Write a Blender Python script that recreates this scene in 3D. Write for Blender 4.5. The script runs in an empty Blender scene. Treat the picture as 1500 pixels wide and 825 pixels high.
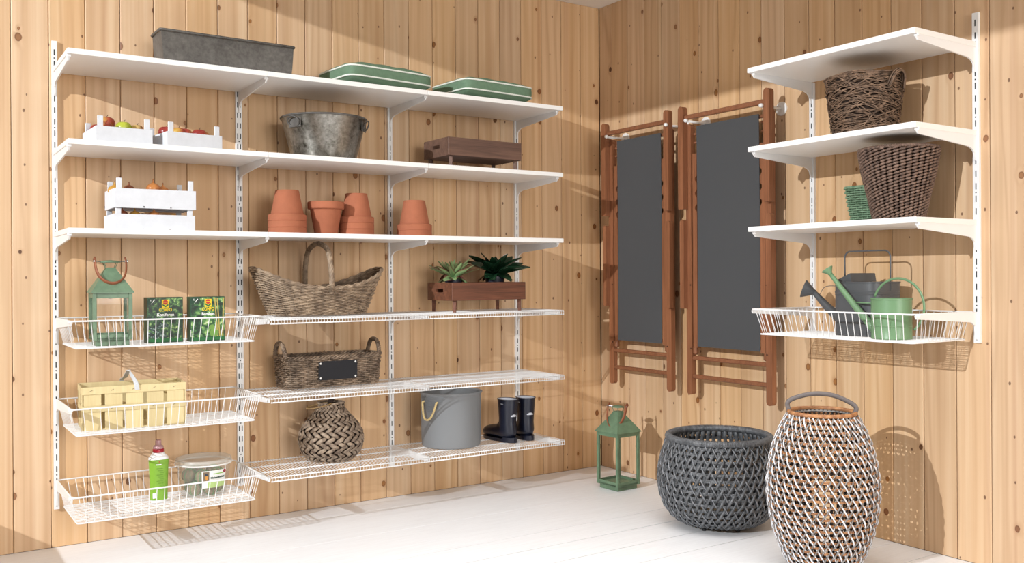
import bpy, math, random
import numpy as np
from math import sin, cos, pi, radians as RD
from mathutils import Vector, Matrix
random.seed(7); rng = np.random.default_rng(7)
C = bpy.context.scene.collection
S = bpy.context.scene
# ------------------------------------------------------------------ camera
cd = bpy.data.cameras.new('camera'); cam = bpy.data.objects.new('camera', cd); C.objects.link(cam)
cd.sensor_width = 36.0; cd.sensor_fit = 'HORIZONTAL'; cd.lens = 1366.6 / 1500 * 36
cd.shift_y = -(412.5 - 405.5) / 1500
cd.clip_start = 0.05
yaw, roll = RD(33.5291), RD(-0.339)
f = Vector((sin(yaw), cos(yaw), 0)); r = Vector((cos(yaw), -sin(yaw), 0)); u = Vector((0, 0, 1))
r2 = r * cos(roll) + u * sin(roll); u2 = u * cos(roll) - r * sin(roll)
cam.matrix_world = Matrix(((r2.x, u2.x, -f.x, -3.6041), (r2.y, u2.y, -f.y, -4.4596), (r2.z, u2.z, -f.z, 1.1589), (0, 0, 0, 1)))
S.camera = cam
# ------------------------------------------------------------------ world, low lamp, added fill lights
w = bpy.data.worlds.new('world'); S.world = w; w.use_nodes = True
w.node_tree.nodes['Background'].inputs[0].default_value = (1.0, 0.96, 0.91, 1)
w.node_tree.nodes['Background'].inputs[1].default_value = 0.22
def lamp(name, kind, loc, energy, col, size, rot=None, spread=None):
    l = bpy.data.lights.new(name, kind); l.energy = energy; l.color = col
    if kind == 'AREA':
        l.shape = 'RECTANGLE'; l.size, l.size_y = size
        if spread: l.spread = spread
    else: l.shadow_soft_size = size
    o = bpy.data.objects.new(name, l); C.objects.link(o); o.location = loc
    if rot: o.rotation_euler = rot
    return o
lamp('low_sun_lamp', 'POINT', (-9.2, -3.05, 3.74), 2600, (0.93, 0.97, 1.0), 0.028)
lamp('added_overhead_fill', 'AREA', (-1.9, -2.2, 2.78), 25, (1.0, 0.985, 0.97), (2.2, 1.8), spread=RD(95))  # added fill under the ceiling to brighten the floor, no real fitting
lamp('added_front_fill', 'AREA', (-1.8, -10.4, 2.3), 400, (1.0, 0.97, 0.93), (3.6, 3.0), (RD(84), 0, RD(0)))  # added fill behind the camera to brighten faces turned to the front
S.view_settings.view_transform = 'Standard'; S.view_settings.look = 'None'
S.view_settings.exposure = -0.08; S.view_settings.gamma = 1.0; S.view_settings.use_curve_mapping = False
# ------------------------------------------------------------------ geometry helpers
class G:
    def __init__(s): s.V = []; s.F = []; s.n = 0
    def add(s, v, f):
        v = np.asarray(v, float); s.V.append(v)
        s.F += [tuple(i + s.n for i in q) for q in f]; s.n += len(v); return s
    def addq(s, v, q):
        v = np.asarray(v, float); s.V.append(v); s.F += (np.asarray(q) + s.n).tolist(); s.n += len(v); return s
    def box(s, c, d, rot=None, bev=0):
        x, y, z = [k / 2 for k in d]
        if bev:
            b = min(bev, x * .9, y * .9, z * .9); v = []
            for sx in (-1, 1):
                for sy in (-1, 1):
                    for sz in (-1, 1):
                        v += [(sx * x, sy * (y - b), sz * (z - b)), (sx * (x - b), sy * y, sz * (z - b)), (sx * (x - b), sy * (y - b), sz * z)]
            I = lambda a, b_, c_, k: ((a > 0) * 4 + (b_ > 0) * 2 + (c_ > 0)) * 3 + k
            F = []
            for t in (-1, 1):
                F += [[I(t, -1, -1, 0), I(t, 1, -1, 0), I(t, 1, 1, 0), I(t, -1, 1, 0)], [I(-1, t, -1, 1), I(1, t, -1, 1), I(1, t, 1, 1), I(-1, t, 1, 1)],
                      [I(-1, -1, t, 2), I(1, -1, t, 2), I(1, 1, t, 2), I(-1, 1, t, 2)]]
                for q in (-1, 1):
                    F += [[I(t, q, -1, 0), I(t, q, 1, 0), I(t, q, 1, 1), I(t, q, -1, 1)], [I(t, -1, q, 0), I(t, 1, q, 0), I(t, 1, q, 2), I(t, -1, q, 2)],
                          [I(-1, t, q, 1), I(1, t, q, 1), I(1, t, q, 2), I(-1, t, q, 2)]]
                    for p in (-1, 1): F += [[I(t, q, p, 0), I(t, q, p, 1), I(t, q, p, 2)]]
        else:
            v = [(i * x, j * y, k * z) for i in (-1, 1) for j in (-1, 1) for k in (-1, 1)]
            F = [(0, 1, 3, 2), (4, 6, 7, 5), (0, 4, 5, 1), (2, 3, 7, 6), (0, 2, 6, 4), (1, 5, 7, 3)]
        v = np.array(v)
        if rot is not None: v = v @ np.array(rot).T
        return s.add(v + np.array(c), F)
    def tube(s, P, ra, n=6, rb=None, ref=(0, 0, 1), closed=False, caps=True):
        P = np.asarray(P, float); m = len(P)
        if closed: T = np.roll(P, -1, 0) - np.roll(P, 1, 0)
        else: T = np.gradient(P, axis=0)
        T /= np.linalg.norm(T, axis=1)[:, None] + 1e-12
        ref = np.broadcast_to(np.asarray(ref, float), P.shape)
        N = ref - (ref * T).sum(1)[:, None] * T
        N /= np.linalg.norm(N, axis=1)[:, None] + 1e-9
        B = np.cross(T, N)
        ra = np.broadcast_to(np.asarray(ra, float), (m,)); rb = ra if rb is None else np.broadcast_to(np.asarray(rb, float), (m,))
        a = np.arange(n) * 2 * pi / n + pi / n
        v = P[:, None, :] + N[:, None, :] * (np.cos(a)[None, :, None] * ra[:, None, None]) + B[:, None, :] * (np.sin(a)[None, :, None] * rb[:, None, None])
        v = v.reshape(-1, 3)
        M_ = m if closed else m - 1
        i = np.arange(M_)[:, None] * n; j = np.arange(n)[None, :]; j2 = (j + 1) % n; i2 = (i + n) % (m * n)
        q = np.stack([i + j, i + j2, i2 + j2, i2 + j], -1).reshape(-1, 4)
        base = s.n; s.addq(v, q)
        if not closed and caps:
            s.F.append([base + k for k in range(n)][::-1]); s.F.append([base + (m - 1) * n + k for k in range(n)])
        return s
    def lathe(s, prof, n=32, c=(0, 0, 0), cap=False, ax=None):
        prof = np.array(prof, float); m = len(prof); a = np.arange(n) * 2 * pi / n
        v = np.stack([prof[:, 0][:, None] * np.cos(a), prof[:, 0][:, None] * np.sin(a), np.repeat(prof[:, 1][:, None], n, 1)], -1).reshape(-1, 3)
        if ax is not None:
            q = Vector((0, 0, 1)).rotation_difference(Vector(ax)).to_matrix(); v = v @ np.array(q).T
        v = v + np.array(c)
        i = np.arange(m - 1)[:, None] * n; j = np.arange(n)[None, :]; j2 = (j + 1) % n
        q = np.stack([i + j, i + j2, i + n + j2, i + n + j], -1).reshape(-1, 4)
        base = s.n; s.addq(v, q)
        if cap: s.F.append([base + k for k in range(n)][::-1]); s.F.append([base + (m - 1) * n + k for k in range(n)])
        return s
    def prism(s, poly, h, o=(0, 0, 0), a=(1, 0, 0), b=(0, 0, 1), t=(0, 1, 0)):
        a, b, t, o = [np.array(k, float) for k in (a, b, t, o)]; n = len(poly)
        v = [o + a * p[0] + b * p[1] for p in poly]; v += [k + t * h for k in v]
        F = [tuple(range(n))[::-1], tuple(range(n, 2 * n))] + [(i, (i + 1) % n, (i + 1) % n + n, i + n) for i in range(n)]
        return s.add(v, F)
    def grid(s, P, closed_u=False):
        P = np.asarray(P, float); a, b = P.shape[:2]
        A = a if closed_u else a - 1
        i = np.arange(A)[:, None]; j = np.arange(b - 1)[None, :]; i2 = (i + 1) % a
        q = np.stack([i * b + j, i2 * b + j, i2 * b + j + 1, i * b + j + 1], -1).reshape(-1, 4)
        return s.addq(P.reshape(-1, 3), q)
    def xform(s, mat):
        m = np.array(mat); s.V = [v @ m[:3, :3].T + m[:3, 3] for v in s.V]; return s
    def mesh(s, name, mat, smooth=False):
        me = bpy.data.meshes.new(name)
        me.from_pydata(np.concatenate(s.V).tolist(), [], s.F)
        if smooth: me.polygons.foreach_set('use_smooth', [True] * len(me.polygons))
        if mat: me.materials.append(mat)
        me.update(); return me
    def build(s, name, mat, parent=None, smooth=False, loc=None, kind=None, label=None, rot=None):
        o = bpy.data.objects.new(name, s.mesh(name, mat, smooth)); C.objects.link(o)
        if parent is not None: o.parent = parent
        if loc is not None: o.location = loc
        if rot is not None: o.rotation_euler = rot
        if kind: o['kind'] = kind
        if label: o['label'] = label
        return o
def smooth_angle(o, a=40):
    m = o.data
    m.polygons.foreach_set('use_smooth', [True] * len(m.polygons))
    try: m.set_sharp_from_angle(angle=RD(a))
    except Exception: pass
    return o
def thing(name, label, cat, loc=(0, 0, 0), rz=0, group=None, rot=None):
    o = bpy.data.objects.new(name, None); C.objects.link(o); o.location = loc; o.empty_display_size = .05
    o.rotation_euler = rot if rot else (0, 0, rz); o['label'] = label; o['category'] = cat
    if group: o['group'] = group
    return o
def tag(o, label, cat, group=None):
    o['label'] = label; o['category'] = cat
    if group: o['group'] = group
    return o
def dup(root, loc, rz=None, label=None, group=None):
    q = root.copy(); C.objects.link(q); q.location = loc
    if rz is not None: q.rotation_euler = (0, 0, rz)
    if label: q['label'] = label
    if group: q['group'] = group
    for ch in root.children:
        c = ch.copy(); C.objects.link(c); c.parent = q
        for g in ch.children:
            d = g.copy(); C.objects.link(d); d.parent = c
    return q
def arc(cx, cy, r_, a0, a1, n=16): return [(cx + r_ * cos(RD(a0 + (a1 - a0) * i / (n - 1))), cy + r_ * sin(RD(a0 + (a1 - a0) * i / (n - 1)))) for i in range(n)]
# ------------------------------------------------------------------ materials
def srgb(h):
    h = h.lstrip('#'); return tuple(((int(h[i:i + 2], 16) / 255 + .055) / 1.055) ** 2.4 if int(h[i:i + 2], 16) > 10 else int(h[i:i + 2], 16) / 3294.6 for i in (0, 2, 4)) + (1,)
class N:
    def __init__(s, name):
        s.m = bpy.data.materials.new(name); s.m.use_nodes = True; s.t = s.m.node_tree; s.b = s.t.nodes['Principled BSDF']
    def n(s, ty, **kw):
        o = s.t.nodes.new('ShaderNode' + ty)
        for k, v in kw.items():
            if k.startswith('i_'): o.inputs[k[2:].replace('_', ' ')].default_value = v
            elif k[0] == 'i' and k[1:].isdigit(): o.inputs[int(k[1:])].default_value = v
            else: setattr(o, k, v)
        return o
    def l(s, a, b): s.t.links.new(a, b)
    def set(s, **kw):
        for k, v in kw.items(): s.b.inputs[k.replace('_', ' ')].default_value = v
        return s
    def coord(s, scale, kind='Object', rnd=False, rot=(0, 0, 0)):
        c = s.n('NewGeometry').outputs['Position'] if kind == 'World' else s.n('TexCoord').outputs['Object']
        if rnd:
            oi = s.n('ObjectInfo'); mu = s.n('Math', operation='MULTIPLY', i1=37.0); s.l(oi.outputs['Random'], mu.inputs[0])
            ad = s.n('VectorMath', operation='ADD'); s.l(c, ad.inputs[0]); s.l(mu.outputs[0], ad.inputs[1]); c = ad.outputs[0]
        mp = s.n('Mapping'); mp.inputs['Scale'].default_value = scale; mp.inputs['Rotation'].default_value = rot; s.l(c, mp.inputs['Vector']); return mp.outputs[0]
    def noise(s, vec, scale=1, detail=3, rough=.5, dist=0):
        o = s.n('TexNoise', i_Scale=scale, i_Detail=detail, i_Roughness=rough, i_Distortion=dist); s.l(vec, o.inputs['Vector']); return o.outputs['Fac']
    def ramp(s, fac, stops):
        o = s.n('ValToRGB'); s.l(fac, o.inputs[0]); e = o.color_ramp.elements
        while len(e) < len(stops): e.new(.5)
        for k, (p, c) in zip(e, stops): k.position = p; k.color = c if len(c) == 4 else c + (1,)
        return o.outputs[0]
    def mix(s, fac, a, b, mode='MIX'):
        o = s.n('Mix', data_type='RGBA', blend_type=mode)
        for src, i in ((fac, 0), (a, 6), (b, 7)):
            if hasattr(src, 'is_output'): s.l(src, o.inputs[i])
            else: o.inputs[i].default_value = src
        return o.outputs[2]
    def math(s, op, a, b=0.0, c=None, clamp=False):
        o = s.n('Math', operation=op); o.use_clamp = clamp
        for i, src in enumerate((a, b) if c is None else (a, b, c)):
            if hasattr(src, 'is_output'): s.l(src, o.inputs[i])
            else: o.inputs[i].default_value = src
        return o.outputs[0]
    def color(s, c): s.l(c, s.b.inputs['Base Color']); return s
    def bump(s, h, st=.3, d=.002):
        o = s.n('Bump', i_Strength=st, i_Distance=d); s.l(h, o.inputs['Height']); s.l(o.outputs[0], s.b.inputs['Normal']); return s
MC = {}
def plain(name, col, rough=.5, metal=0.0, spec=.5, var=0.0, vs=8, bump=0, bs=60, dark=None, **kw):
    if name in MC: return MC[name]
    m = N(name); c = srgb(col) if isinstance(col, str) else col
    m.set(Base_Color=c, Roughness=rough, Metallic=metal, Specular_IOR_Level=spec, **kw)
    v = m.coord((1, 1, 1))
    if var:
        d = srgb(dark) if dark else tuple(k * (1 - var) for k in c[:3]) + (1,)
        fac = m.noise(v, vs, 4, .6); m.color(m.ramp(fac, [(.35, d), (.65, c)]))
    if bump: m.bump(m.noise(v, bs, 3), bump, .001)
    MC[name] = m.m; return m.m
def wood(name, light, dark, axis=2, freq=60, stretch=.05, rough=.55, contrast=1, knots=False, world=False, vert='Object', tint=None, bump=.15):
    m = N(name); a = [1.0, 1.0, 1.0]; a[axis] = stretch
    v = m.coord(tuple(a), vert, rnd=True)
    warp = m.noise(v, 6, 2, .5); fine = m.noise(v, freq * 4, 3, .6); mid = m.noise(v, freq, 4, .55, .6)
    f = m.math('ADD', m.math('MULTIPLY', mid, .65), m.math('MULTIPLY', fine, .35))
    col = m.ramp(f, [(.5 - .22 / contrast, srgb(dark)), (.5 + .16 / contrast, srgb(light))])
    oi = m.n('ObjectInfo'); hs = m.n('HueSaturation'); m.l(m.math('MULTIPLY_ADD', oi.outputs['Random'], .16, .92), hs.inputs['Value']); m.l(col, hs.inputs['Color']); col = hs.outputs[0]
    m.color(col).set(Roughness=rough); m.bump(f, bump, .001); return m.m
def pine(name='spruce_boards'):
    m = N(name)
    P = m.n('NewGeometry').outputs['Position']; oi = m.n('ObjectInfo'); R = oi.outputs['Random']
    sx = m.n('SeparateXYZ'); m.l(P, sx.inputs[0])
    u = m.math('SUBTRACT', sx.outputs[0], sx.outputs[1]) # across the boards on either wall
    z = sx.outputs[2]; off = m.math('MULTIPLY', R, 53.0)
    def vec(su, sz, extra=0.0):
        c = m.n('CombineXYZ'); m.l(m.math('MULTIPLY', u, su), c.inputs[0]); m.l(m.math('MULTIPLY', m.math('ADD', z, off), sz), c.inputs[1]); m.l(m.math('ADD', off, extra), c.inputs[2]); return c.outputs[0]
    def knots(su, sz, thr, s0, s1, jit=.9, amp=.03):
        vo = m.n('TexVoronoi', feature='F1', voronoi_dimensions='2D', i_Randomness=jit); m.l(vec(su, sz), vo.inputs['Vector']); vo.inputs['Scale'].default_value = 1
        cell = m.n('SeparateColor'); m.l(vo.outputs['Color'], cell.inputs[0]); has = m.math('GREATER_THAN', cell.outputs[0], thr)
        size = m.math('MULTIPLY_ADD', cell.outputs[1], s1, s0)
        rel = m.math('DIVIDE', m.math('ADD', vo.outputs['Distance'], m.math('MULTIPLY', m.math('SUBTRACT', m.noise(vec(70, 55), 1, 2), .5), amp)), size)
        return rel, has, cell
    rel, has, cell = knots(7.0, 5.2, .72, .030, .062, .95)
    core = m.math('MULTIPLY', m.math('MULTIPLY', m.math('SUBTRACT', 1.15, rel), 5.0, clamp=True), has)
    edge = m.math('MULTIPLY', m.math('MULTIPLY', m.math('SUBTRACT', rel, .62), 4.0, clamp=True), core)
    halo = m.math('MULTIPLY', m.math('SUBTRACT', 1.0, m.math('DIVIDE', rel, 3.6), clamp=True), has)
    rel2, has2, cell2 = knots(9.0, 6.0, .64, .020, .026, amp=.012)
    pin = m.math('MULTIPLY', m.math('MULTIPLY', m.math('SUBTRACT', 1.2, rel2), 3.0, clamp=True), has2)
    bend = m.math('MULTIPLY', m.math('POWER', halo, 1.5), .55)
    flow = m.noise(vec(6, .5), 1, 2, .5)
    gu = m.math('ADD', m.math('MULTIPLY', flow, 4.0), m.math('ADD', m.math('MULTIPLY', u, 11.0), bend))
    ring = m.math('POWER', m.math('MULTIPLY_ADD', m.math('SINE', m.math('MULTIPLY', gu, 8.0)), .5, .5), 3.0)
    rstr = m.math('MULTIPLY', ring, m.ramp(m.noise(vec(8, .3, 5.0), 1, 1), [(.35, (.05, .05, .05, 1)), (.65, (.38, .38, .38, 1))]))
    fib = m.noise(vec(400, 4), 1, 3, .6); streak = m.noise(vec(30, .3, 9.0), 1, 3, .55)
    base = m.ramp(streak, [(.28, srgb('#cca67d')), (.5, srgb('#d9b58d')), (.74, srgb('#e3c5a0'))])
    base = m.mix(rstr, base, srgb('#ad7f56'))
    base = m.mix(m.math('MULTIPLY', fib, .16), base, srgb('#b98e66'))
    st2 = m.noise(vec(22, .12, 31.0), 1, 2, .4)
    base = m.mix(m.ramp(st2, [(.62, (0, 0, 0, 1)), (.74, (.30, .30, .30, 1))]), base, srgb('#ab7350'))
    base = m.mix(m.math('MULTIPLY', m.math('POWER', halo, 3.0), .6), base, srgb('#a9754c'))
    base = m.mix(core, base, m.ramp(cell.outputs[2], [(0, srgb('#8a5a38')), (.6, srgb('#a3703f')), (1, srgb('#5c3a26'))]))
    base = m.mix(m.math('MULTIPLY', edge, .55), base, srgb('#6a432b'))
    base = m.mix(m.math('MULTIPLY', pin, .85), base, srgb('#6b4630'))
    hs = m.n('HueSaturation'); m.l(m.math('MULTIPLY_ADD', R, .12, .93), hs.inputs['Value'])
    m.l(m.math('MULTIPLY_ADD', m.math('FRACT', m.math('MULTIPLY', R, 7.3)), .16, .92), hs.inputs['Saturation']); m.l(base, hs.inputs['Color'])
    m.color(hs.outputs[0]).set(Roughness=.5, Specular_IOR_Level=.35); m.bump(m.math('ADD', fib, ring), .12, .0006)
    return m.m
PINE = pine()
def floor_mat():
    m = N('white_painted_boards'); g = m.noise(m.coord((1.5, 30, 1), 'World', rnd=True), 4, 5, .6); worn = m.noise(m.coord((1.2, 3.5, 1), 'World'), 3.0, 6, .75)
    col = m.ramp(g, [(.3, srgb('#ecedf0')), (.6, srgb('#f3f5f8'))])
    col = m.mix(m.ramp(worn, [(.66, (0, 0, 0, 1)), (.78, (.22, .22, .22, 1))]), col, srgb('#cfc5bb'))
    m.color(col).set(Roughness=.4); m.bump(g, .12, .0015); return m.m
FLOOR = floor_mat()
WHITE = plain('white_lacquer', '#f3f2f0', .35)
WMETAL = plain('white_powder_coat', '#eeeeee', .32)
SLOT = plain('dark_slot', '#25282b', .7)
GAP = plain('dark_wood_gap', '#5b3417', .9)
CEIL = plain('ceiling_paint', '#f5f0e9', .8)
CRATE = plain('whitewashed_wood', '#dee1e7', .6, var=.06, vs=30, bump=.2)
TERRA = plain('terracotta', '#ae6b4f', .8, var=.13, vs=14, bump=.12, spec=.25)
GREENM = plain('green_painted_metal', '#6c886c', .42, var=.25, vs=22, bump=.08)
GREENC = plain('green_enamel', '#6d8f6a', .35)
LEATHER = plain('tan_leather', '#96583a', .55, var=.3, vs=40)
GREYCAN = plain('grey_zinc_paint', '#55575a', .42, var=.12, vs=10)
GREYTUB = plain('grey_plastic', '#7b7d7f', .55, bump=.03)
NAVY = plain('navy_rubber', '#0b1022', .36, spec=.6)
LINING = plain('boot_lining', '#b9bcc4', .8)
ROPE = plain('cream_rope', '#d9c088', .8, var=.2, vs=120)
CHALK = plain('chalk_board', '#1b1b20', .8)
STEEL = plain('steel', '#9d9fa1', .3, metal=1.0)
BLACKRUB = plain('black_foot', '#17181a', .6)
POTBL = plain('blue_black_pot', '#1b1e2e', .5)
def zinc(name, a, b, metal, rough):
    m = N(name); v = m.coord((1, 1, 1)); f1 = m.noise(v, 9, 5, .65); f2 = m.noise(v, 55, 4, .7)
    f = m.math('ADD', m.math('MULTIPLY', f1, .6), m.math('MULTIPLY', f2, .4))
    m.color(m.ramp(f, [(.36, srgb(a)), (.62, srgb(b))])).set(Metallic=metal)
    m.l(m.math('MULTIPLY_ADD', f, .35, rough), m.b.inputs['Roughness']); m.bump(f, .25, .002); return m.m
ZINC1 = zinc('weathered_zinc', '#4a4744', '#73706c', .35, .38)
ZINC2 = zinc('galvanised_zinc', '#4c483f', '#aba8a1', .85, .14)
def glass():
    m = N('lantern_glass'); t = m.t; t.nodes.remove(m.b); tr = m.n('BsdfTransparent'); gl = m.n('BsdfGlossy', i_Roughness=.03)
    lw = m.n('LayerWeight', i_Blend=.5); fr = m.math('MULTIPLY_ADD', m.math('POWER', lw.outputs['Facing'], 4.0), .3, .006); mx = m.n('MixShader'); m.l(fr, mx.inputs[0]); m.l(tr.outputs[0], mx.inputs[1]); m.l(gl.outputs[0], mx.inputs[2])
    m.l(mx.outputs[0], t.nodes['Material Output'].inputs[0]); return m.m
GLASS = glass()
def translucent(name, col, alpha):
    m = N(name); m.set(Base_Color=srgb(col), Roughness=.3, Alpha=alpha); return m.m
def cane(name, a, b, vs=45, rough=.6):
    return plain(name, b, rough, var=.5, vs=vs, dark=a)
WICK = cane('grey_willow', '#6f5d4c', '#ab957d', 25)
WICKD = cane('grey_brown_willow', '#57473a', '#9a8570', 25)
WICKB = cane('seagrass_brown', '#4d3b32', '#83695a', 60)
TWIG = cane('brown_twig', '#4a382b', '#8c705a', 40)
LINERD = plain('gap_shade_and_knot', '#2a1d15', .95)  # shade in the weave gaps put into the colour; also the vase knot
GREENW = cane('green_willow', '#5c7a5e', '#8ba88a')
RAT = cane('dark_grey_rattan', '#45474a', '#6d6f72', 50, .45)
RAT2 = cane('mid_grey_rattan', '#5f6164', '#83858a', 50, .4)
RATW = cane('white_rattan', '#c5c5c9', '#eceef2', 30, .4)
RATG = cane('grey_shaded_rattan', '#6f6965', '#9a948f', 30, .45)  # grey mixes the cane's own colour with the strands' side shade
RATO = cane('orange_rattan', '#8d5c3a', '#b98558', 40, .5)
RATK = plain('dark_rattan_core', '#2a211c', .7)
TEAK = wood('reddish_acacia', '#986344', '#6e4229', 2, 50, .05, .42, 1)
TEAKX = wood('reddish_acacia_cross', '#936043', '#6b4029', 1, 50, .05, .42, 1)
TRAYW = wood('dark_brown_tray_wood', '#765849', '#4a342c', 0, 40, .06, .6)
TRAYR = wood('reddish_tray_wood', '#7c4c36', '#42261a', 0, 40, .06, .5)
PLY = wood('thin_poplar_strip', '#dccb9c', '#ccb887', 2, 45, .08, .65, .8)
# ------------------------------------------------------------------ setting
PW = .1449; H = 2.797
def struct(o): o['kind'] = 'structure'; return o
wl_ = struct(G().box((-1.93, .034, H / 2), (4.0, .03, H + .06)).build('wall_left', GAP))
wr_ = struct(G().box((.034, -2.48, H / 2), (.03, 5.06, H + .06)).build('wall_right', GAP))
def plank_mesh():
    w2 = PW / 2 - .0011; p = [(-w2, .019), (-w2, .0025), (-w2 + .003, 0), (w2 - .003, 0), (w2, .0025), (w2, .019)]
    return G().prism(p, H - .002, (0, 0, .001), (1, 0, 0), (0, 1, 0), (0, 0, 1)).mesh('plank', PINE)
pm = plank_mesh(); x = 0
for i in range(27):
    o = bpy.data.objects.new('plank', pm); C.objects.link(o); o.parent = wl_; o.location = (-(i + .5) * PW + .001, 0, 0)
for i in range(35):
    o = bpy.data.objects.new('plank', pm); C.objects.link(o); o.parent = wr_; o.location = (0, -.117 - (i - .5) * PW, 0); o.rotation_euler = (0, 0, -pi / 2)
    if i == 0: o.scale = (.81, 1, 1); o.location.y = -.117 / 2 - .002
fl_ = struct(G().box((-1.93, -2.96, -.045), (4.0, 6.06, .04)).build('floor', GAP))
fm = G().box((0, 0, -.0125), (3.9, .1975, .025)).mesh('plank', FLOOR)
for i in range(30):
    o = bpy.data.objects.new('plank', fm); C.objects.link(o); o.parent = fl_; o.location = (-1.95, -.1 - .2 * i, random.uniform(-.0008, 0)); o.scale = (1, 1.011 if i not in (5, 6, 7, 10, 11) else .984, 1)
struct(G().box((-1.925, -2.96, H + .02), (3.95, 6.04, .04)).build('ceiling', CEIL))
sw = struct(G().box((-3.93, -3.0, .26), (.06, 5.94, .52)).build('wall_window', GAP))
for i in range(41):
    G().box((0, 0, .26), (.018, PW - .002, .52), bev=.003).build('plank', PINE, sw, loc=(-3.89, -PW * (i + .5) - .0, 0))
# ------------------------------------------------------------------ uprights
U = [-3.022, -2.222, -1.422, -.622]; YU = [-1.5906, -2.3864]; ORD = ['first', 'second', 'third', 'fourth']
def upright(x, y, z0, z1, wdt, twin, label, right=False):
    t = thing('wall_upright', label, 'shelf rail', (x, y, z0), -pi / 2 if right else 0, 'slotted wall uprights')
    h = z1 - z0
    g = G().prism([(-wdt / 2, 0), (-wdt / 2, -.013), (wdt / 2, -.013), (wdt / 2, 0)], h, (0, -.0005, 0), (1, 0, 0), (0, 1, 0), (0, 0, 1)); g.build('rail', WMETAL, t)
    s_ = G(); z = .012; k = 0
    while z < h - .02:
        for xx in ((-wdt * .22, wdt * .22) if twin else (0,)): s_.box((xx, -.0137, z + .012), (.0042, .0012, .025))
        if k % 3 == 2: s_.box((0, -.0137, z + .037), (.005, .0012, .005))
        z += .05; k += 1
    s_.build('slots', SLOT, t, kind='stuff')
    return t
upright(U[0], 0, .166, 2.19, .021, False, 'white slotted upright at the far left end of the long shelving')
upright(U[1], 0, .166, 2.06, .031, True, 'white twin-slotted upright between the hanging wire baskets and the wire shelves')
upright(U[2], 0, .166, 2.06, .025, False, 'white slotted upright in the middle, behind the wicker trug and the pots')
upright(U[3], 0, .166, 2.06, .025, False, 'white slotted upright at the right end of the long shelving, near the boots')
upright(0, YU[0], .884, 2.06, .025, False, 'white slotted upright beside the deck chairs, behind the right shelves', True)
upright(0, YU[1], .884, 2.199, .026, False, 'white slotted upright at the near end of the right shelves', True)
# ------------------------------------------------------------------ brackets
def bracket_mesh(kind):
    if kind == 'board': p = [(.013, 0), (.405, 0), (.415, -.006), (.40, -.022), (.07, -.046), (.045, -.054), (.030, -.066), (.020, -.098), (.013, -.100)]
    else: p = [(.013, 0), (.415, 0), (.425, -.006), (.42, -.018), (.06, -.04), (.03, -.055), (.020, -.11), (.013, -.11)]
    g = G().prism([(-a, b) for a, b in p], .007, (-.0035, 0, 0), (0, 1, 0), (0, 0, 1), (1, 0, 0)); return g.mesh('bracket_plate', WMETAL)
BM = {k: bracket_mesh(k) for k in ('board', 'wire')}
def bracket(x, y, z, kind, label, right=False):
    t = thing('shelf_bracket', label, 'bracket', (x, y, z), -pi / 2 if right else 0, 'shelf brackets')
    o = bpy.data.objects.new('bracket_plate', BM[kind]); C.objects.link(o); o.parent = t
    G().box((0, -.405, -.004), (.018, .012, .012), bev=.002).build('end_clip', WMETAL, t); return t
ZB = [2.073, 1.716, 1.363]; ZW = [.980, .631, .281]; TH = .022; D = .432
rowl = ['top board', 'second board down', 'third board down']; roww = ['top wire tier', 'middle wire tier', 'bottom wire tier']
posl = ['far left upright', 'second upright from the left', 'third upright from the left', 'rightmost upright near the corner']
for zi, z in enumerate(ZB):
    for i, x in enumerate(U): bracket(x, 0, z - TH, 'board', 'white bracket under the %s, %s' % (rowl[zi], posl[i]))
for zi, z in enumerate(ZW):
    for i, x in enumerate(U): bracket(x, 0, z - (.006 if i else -.012) - (0 if i > 1 else 0), 'wire', 'white bracket holding the %s, %s' % (roww[zi], posl[i]))
ZR = [2.083, 1.731, 1.375]
for zi, z in enumerate(ZR):
    for i, y in enumerate(YU): bracket(0, y, z - TH, 'board', 'white bracket under the %s right-hand board, %s' % (['top', 'middle', 'bottom'][zi], ['end towards the deck chairs', 'near end'][i]), True)
for i, y in enumerate(YU): bracket(0, y, 1.008, 'wire', 'white bracket holding the watering can basket, %s' % ['end towards the deck chairs', 'near end'][i], True)
# ------------------------------------------------------------------ boards
def board(x0, x1, z, label, right=False):
    d = D if not right else .424
    if right: g = G().box((-d / 2 - .008, (x0 + x1) / 2, z - TH / 2), (d - .012, x1 - x0, TH), bev=.0015)
    else: g = G().box(((x0 + x1) / 2, -d / 2 - .008, z - TH / 2), (x1 - x0, d - .012, TH), bev=.0015)
    return tag(g.build('shelf_board', WHITE), label, 'shelf', 'white shelf boards')
under = [['zinc trough', 'left green cushion', 'right green cushion'], ['two apple crates', 'round zinc tub', 'brown legged tray'], ['stacked onion crates', 'two left terracotta stacks', 'rightmost terracotta stack']]
for zi, z in enumerate(ZB):
    for b in range(3):
        x0 = [-3.03, -2.2215, -1.4215][b]; x1 = [-2.2225, -1.4225, -.602][b]
        board(x0, x1, z, 'white board carrying the %s, %s row' % (under[zi][b], ['top', 'second', 'third'][zi]))
for z, l in zip(ZR, ('topmost white board of the right-hand shelves, empty on top', 'white board on the right wall with the twig basket', 'white board on the right wall with the dark and green baskets')):
    board(-2.3926, -1.5718, z, l, True)
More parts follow.
